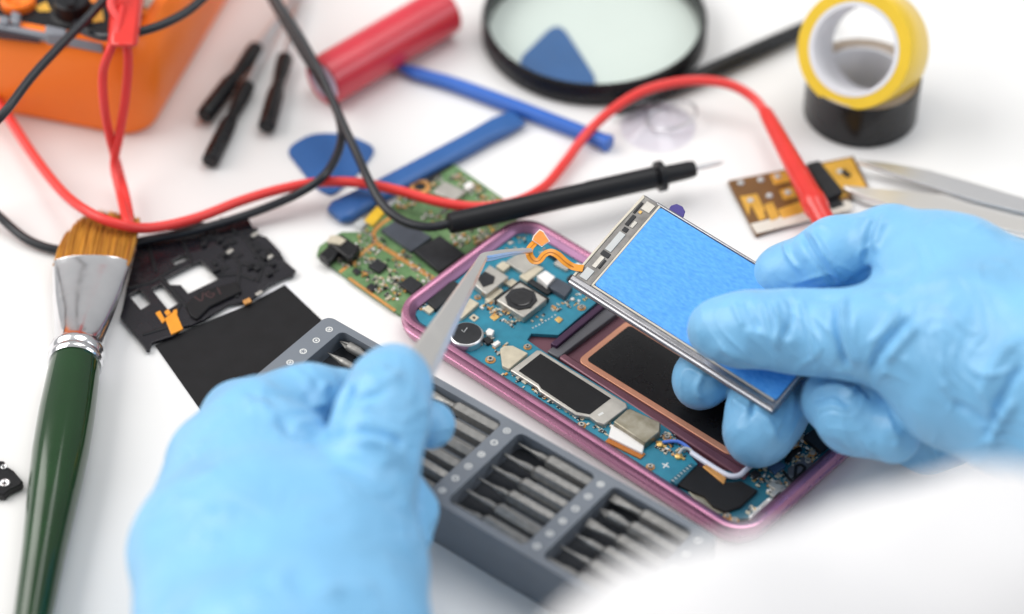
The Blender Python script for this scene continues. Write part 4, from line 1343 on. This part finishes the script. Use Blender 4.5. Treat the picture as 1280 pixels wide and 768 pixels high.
# ------------------------------------------------------------------ magnifying glass
mc = at(742.5, 44, 0)
fr = Fr((mc.x, mc.y, 0))
t = thing('magnifying_glass', 'round magnifying glass with black rim lying flat beside the red cell', 'magnifying glass', fr)
RM = (at(883, 44, 0) - at(602, 44, 0)).length / 2
part('rim', 'blackgloss', t, lambda b: b.ringlathe((0, 0, .2), (0, 0, 1), [(0, RM - .6), (.8, RM), (8.0, RM), (9.0, RM - .7), (9.0, RM - 1.8), (8, RM - 2.4), (1, RM - 2.4), (0, RM - 1.8)], 96))
part('lens', 'lens', t, lambda b: b.lathe((0, 0, 4), (0, 0, 1), [(0, RM - 2.45), (.8, RM - 2.45), (1.6, RM * .75), (2.2, RM * .4), (2.4, 1)], 64))

# slim black stick
a, c_ = at(770, 141, 4), at(1030, 24, 4)
fr = Fr((a.x, a.y, 0), c_ - a)
ln = (c_ - a).length
part_o = MB()
part_o.lathe((0, 0, 3.6), (1, 0, 0), [(0, (1.6, .6)), (8, (2.4, 1.6)), (20, (2.9, 2.9)), (ln * .7, 3.0), (ln, 2.7), (ln + 1, 1.6)], 12)
tag(part_o.build('spudger_stick', 'blackgloss', fr=fr, bevel=.2), 'slim black plastic stick lying from the magnifying glass to the tape rolls', 'pry tool')

# ------------------------------------------------------------------ blue picks and spudgers
def pick(P, r, m, lab, th=1.1):
    cx, cy = sum(p[0] for p in P) / len(P), sum(p[1] for p in P) / len(P)
    c_ = at(cx, cy)
    fr = Fr((c_.x, c_.y, 0))
    q = fr.pts(P, th)
    n = len(q)
    pts = []
    for i in range(n):
        p, a, d = q[i], q[i - 1], q[(i + 1) % n]
        u, v = (a - p), (d - p)
        u, v = u.normalized() * min(r, u.length * .45), v.normalized() * min(r, v.length * .45)
        for k in range(7):
            t_ = k / 6
            pts.append(p + u * (1 - t_) ** 2 + v * t_ ** 2)
    b = MB()
    b.prism(pts, .15, th)
    return tag(b.build('opening_pick', m, fr=fr, bevel=.35, seg=3), lab, 'opening pick', 'blue opening picks')


pick([(356, 186), (388, 166), (432, 166), (472, 184), (452, 212), (416, 244), (404, 240), (392, 232)], 4.5, 'blue2', 'blue triangular opening pick under the black cable left of the board')
pick([(640, 82), (698, 24), (752, 108), (698, 118)], 9, 'blue2', 'blue opening pick seen through the lens of the magnifying glass')


def spudger(P, W, m, lab, th, name):
    C = [at(x, y, th / 2) for x, y in P]
    fr = Fr((C[0].x, C[0].y, 0), C[-1] - C[0])
    Lc = [fr.w2l(c_) for c_ in C]
    Q = catmull([Vector((c_.x, c_.y, 0)) for c_ in Lc], 8)
    n = len(Q)
    rows = []
    V, Fs = [], []
    for i, p in enumerate(Q):
        s = i / (n - 1)
        w, h = [float(np.interp(s, [x[0] for x in W], [x[j] for x in W])) for j in (1, 2)]
        tdir = (Q[min(i + 1, n - 1)] - Q[max(i - 1, 0)]).normalized()
        sd = Vector((-tdir.y, tdir.x, 0))
        zc = th / 2 + .2
        for k in range(12):
            a = 2 * math.pi * k / 12 + math.pi / 12
            ca, sa = math.cos(a), math.sin(a)
            e = .55
            V.append(p + sd * (math.copysign(abs(ca) ** e, ca) * w / 2) + Vector((0, 0, zc + math.copysign(abs(sa) ** e, sa) * h / 2)))
    for i in range(n - 1):
        for k in range(12):
            Fs.append((i * 12 + k, i * 12 + (k + 1) % 12, i * 12 + 12 + (k + 1) % 12, i * 12 + 12 + k))
    Fs += [tuple(range(12))[::-1], tuple((n - 1) * 12 + k for k in range(12))]
    b = MB()
    b._faces(V, Fs)
    return tag(b.build(name, m, fr=fr, smooth=50), lab, 'pry tool', 'blue plastic pry tools')


spudger([(500, 84), (530, 95), (570, 107), (640, 133), (700, 156), (742, 172), (762, 181)], [(0, 3, 1), (.12, 5.5, 2.5), (.2, 4.6, 3.6), (.5, 5.2, 4.4), (.85, 4.6, 4.4), (.93, 4.6, 4.4), (.95, 5.6, 5.4), (1, 5.4, 5.2)], 'blue', 'slim bright blue pry tool between the red cell and the red cable', 5, 'pry_bar')
spudger([(418, 270), (450, 253), (520, 216), (580, 184), (618, 163), (648, 148)], [(0, 8.0, 2.5), (.06, 11, 4), (.15, 10.4, 4.4), (.3, 8.6, 4.4), (.7, 8.4, 4.4), (.85, 9.6, 3.6), (1, 8.6, 1.4)], 'blue2', 'wide dark blue pry tool lying under the corner of the green board', 4.2, 'pry_bar')

# ------------------------------------------------------------------ tape rolls
c_ = at(1075, 140, 0)
fr = Fr((c_.x, c_.y, 0))
RB = (at(1146, 133, 0) - at(1004, 133, 0)).length / 2
t = thing('tape_roll', 'black tape roll lying flat under the yellow roll', 'tape roll', fr, 'rolls of adhesive tape')
HB = 17
part('tape', ['blacktape'], t, lambda b: b.ringlathe((0, 0, .2), (0, 0, 1), [(0, RB - .3), (.4, RB), (HB - .4, RB), (HB - .1, RB - .4), (HB - .6, RB - .6), (.6, RB - .6)], 96))
part('winding', 'tapesidelit', t, lambda b: b.ringlathe((0, 0, .2), (0, 0, 1), [(.1, RB - .7)] + [(HB - (.25 if k % 2 else 0) - rnd.uniform(0, .12), RB - .7 - (RB - .7 - 14.6) * k / 13) for k in range(14)] + [(.1, 14.6)], 96))
part('core', 'card', t, lambda b: b.ringlathe((0, 0, .2), (0, 0, 1), [(0, 14.55), (HB + .2, 14.55), (HB + .2, 13.2), (0, 13.2)], 64))

fp = at(1064, 128, HB)
axd = (RIGHT * math.cos(math.radians(-16)) * math.sin(math.radians(28)) - UP * math.sin(math.radians(-16)) * math.sin(math.radians(28)) + FWD * math.cos(math.radians(28))).normalized()
RY = 20.5
fcn = depth(1067, 62, (fp - CAM).dot(FWD) - 5)
fr = Fr(fcn, Vector((0, 0, 1)).cross(axd), axd)
t = thing('tape_roll', 'yellow tape roll leaning upright on top of the black roll', 'tape roll', fr, 'rolls of adhesive tape')
part('tape', 'yellowtape', t, lambda b: b.ringlathe((0, 0, 0), (0, 0, 1), [(0, RY - .2), (.3, RY), (18.7, RY), (19, RY - .2), (19, 16.3), (0, 16.3)], 96))
part('core', 'card', t, lambda b: b.ringlathe((0, 0, 0), (0, 0, 1), [(-.1, 16.25), (19.1, 16.25), (19.1, 14.6), (-.1, 14.6)], 96))

# ------------------------------------------------------------------ clear suction cup
c_ = at(822, 160, 0)
fr = Fr((c_.x, c_.y, 0))
t = thing('suction_cup', 'clear plastic suction cup with wire ring under the red cable arch', 'suction cup', fr)
part('cup', 'clear', t, lambda b: b.lathe((0, 0, .2), (0, 0, 1), [(0, 13), (.5, 13), (2, 10), (4, 6), (5, 4), (8, 3.6), (9, 3.8), (9.4, 3.0)], 40))
part('knob', 'clear', t, lambda b: b.lathe((-5, 2, 4.5), (0, 0, 1), [(0, 2.6), (3, 3), (4, 2.4), (4.2, .5)], 24))
part('wire_ring', 'steel', t, lambda b: b.tube([Vector((5 + 8.5 * math.cos(a), 3 + 7 * math.sin(a), 3 + 2.4 * math.cos(a))) for a in [2 * math.pi * k / 10 for k in range(10)]], .5, 8, 5, closed=True))

# ------------------------------------------------------------------ small brown circuit board
GB2 = fr_px(910, 226, 945, 294)
t = thing('power_board', 'small brown and gold circuit board under the tip of the red probe', 'circuit board', GB2)
gp2 = lambda P, h: GB2.pts(P, h)
part('substrate', 'brown', t, lambda b: b.prism(gp2([(910, 226), (1067, 195), (1088, 238), (945, 294)], 1.6), .2, 1.6), .15)
part('gold_area', 'goldlac', t, lambda b: [b.prism(gp2(P, 1.75), 1.55, 1.75) for P in (
    [(925, 246), (946, 242), (956, 262), (952, 276), (946, 262), (938, 256), (936, 270), (932, 262)], [(955, 256), (966, 252), (975, 272), (964, 277)], [(1022, 206), (1064, 197), (1084, 236), (1050, 248)],
    [(962, 218), (982, 214), (988, 226), (968, 231)], [(974, 238), (990, 234), (996, 246), (980, 250)], [(972, 262), (1000, 252), (1006, 266), (978, 274)])], .1)
part('gold_strip', 'goldlac', t, lambda b: b.prism(gp2([(936, 250), (944, 248), (958, 272), (950, 276)], 1.9), 1.6, 1.86))
part('white_strip', 'whitemark', t, lambda b: b.prism(gp2([(938, 280), (1060, 250), (1066, 256), (1064, 262), (946, 292)], 1.75), 1.55, 1.72))
part('solder_spots', 'lightgrey', t, lambda b: [b.lathe((*GB2.l(x, y, 2).to_2d(), 1.5), (0, 0, 1), [(0, 1.3), (.5, 1.1), (.8, .5)], 14) for x, y in ((926, 228), (951, 224), (972, 220), (938, 250), (962, 244), (985, 240), (1050, 214))])
part('chip', 'darkchip', t, lambda b: b.prism(gp2([(1008, 204), (1024, 200), (1054, 238), (1034, 247)], 4.4), 1.6, 4.4), .4)
part('dark_mark', 'darkchip', t, lambda b: (b.box((*GB2.l(1057, 217, 1.9).to_2d(), 1.7), (4, 2, .5), .3), b.box((*GB2.l(1040, 250, 1.9).to_2d(), 1.5), (8, 5, .5), .2)), .1)

# ------------------------------------------------------------------ steel tweezers lying at the right
a = at(1062, 216, 5)
e = at(1420, 300, 5)
fr = Fr((a.x, a.y, 0), e - a)
t = thing('tweezers', 'large steel tweezers lying open at the right behind the gloved hand', 'tweezers', fr)


def blade(b, top, bot, z0, z1):
    """top/bot: pixel outlines of the blade's two edges"""
    n = len(top)
    V = []
    for (x, y), (u, v) in zip(top, bot):
        for p, z in (((x, y), z0), ((u, v), z0), ((u, v), z1), ((x, y), z1)):
            q = fr.w2l(at(*p, z1))
            V.append((q.x, q.y, z))
    Fs = [(i * 4 + k, i * 4 + (k + 1) % 4, i * 4 + 4 + (k + 1) % 4, i * 4 + 4 + k) for i in range(n - 1) for k in range(4)]
    Fs += [(3, 2, 1, 0), tuple(4 * (n - 1) + k for k in range(4))]
    b._faces(V, Fs)


part('arm', 'steel', t, lambda b: blade(b, [(1072, 199), (1110, 203), (1160, 212), (1220, 229), (1280, 247), (1420, 285)], [(1073, 202), (1108, 214), (1158, 231), (1220, 251), (1280, 266), (1420, 300)], 4, 5.4), .4)
part('arm', 'tweezer', t, lambda b: blade(b, [(1054, 231), (1085, 234), (1130, 238), (1200, 245), (1280, 256), (1420, 286)], [(1055, 235), (1080, 246), (1130, 262), (1200, 278), (1280, 292), (1420, 312)], .6, 4), .5)

# ------------------------------------------------------------------ lamps, world, camera
def area(name, loc, target, sx, sy, power, col):
    l = bpy.data.lights.new(name, 'AREA')
    l.shape = 'RECTANGLE'
    l.size, l.size_y = sx, sy
    l.energy = power
    l.color = col
    o = bpy.data.objects.new(name, l)
    COL.objects.link(o)
    o.location = loc
    d = Vector(target) - Vector(loc)
    o.rotation_euler = d.to_track_quat('-Z', 'Y').to_euler()
    return o


area('window_lamp', (-1.05, .22, .9), (0, 0, 0), 1.3, 1.0, 18, (1, .975, .94))
area('ceiling_lamp', (.25, .35, 1.3), (0, 0, 0), .8, .8, 6.5, (1, .99, .98))
area('side_lamp', (1.0, -.15, .7), (0, 0, 0), .5, .6, 3, (.9, .95, 1))
w = bpy.data.worlds.new('World')
SC.world = w
w.use_nodes = True
bg = w.node_tree.nodes['Background']
nt = w.node_tree
tcw = nt.nodes.new('ShaderNodeTexCoord')
dt = nt.nodes.new('ShaderNodeVectorMath')
dt.operation = 'DOT_PRODUCT'
dt.inputs[1].default_value = (-.25, .40, .88)
nt.links.new(tcw.outputs['Generated'], dt.inputs[0])
mrw = nt.nodes.new('ShaderNodeMapRange')
mrw.inputs['From Min'].default_value = -1
nt.links.new(dt.outputs['Value'], mrw.inputs['Value'])
rw = nt.nodes.new('ShaderNodeValToRGB')
for e_, p_, c_ in ((rw.color_ramp.elements[0], .25, (.26, .265, .275, 1)), (rw.color_ramp.elements[1], .95, (1.12, 1.12, 1.12, 1))):
    e_.position, e_.color = p_, c_
em = rw.color_ramp.elements.new(.6)
em.color = (.74, .755, .775, 1)
nt.links.new(mrw.outputs['Result'], rw.inputs['Fac'])
nt.links.new(rw.outputs['Color'], bg.inputs['Color'])
bg.inputs['Strength'].default_value = .52

cd = bpy.data.cameras.new('Camera')
cd.lens = LENS
cd.sensor_width = 36
cd.clip_start = .02
cd.clip_end = 20
co = bpy.data.objects.new('Camera', cd)
COL.objects.link(co)
co.location = CAM * MM
co.rotation_euler = FWD.to_track_quat('-Z', 'Y').to_euler()
cd.dof.use_dof = True
cd.dof.focus_distance = (DIST - 35) * MM
cd.dof.aperture_fstop = 4.4
SC.camera = co
SC.view_settings.view_transform = 'Standard'
SC.view_settings.look = 'None'
SC.view_settings.exposure = 0
SC.cycles.use_denoising = True
SC.cycles.max_bounces = 8
SC.cycles.transparent_max_bounces = 12
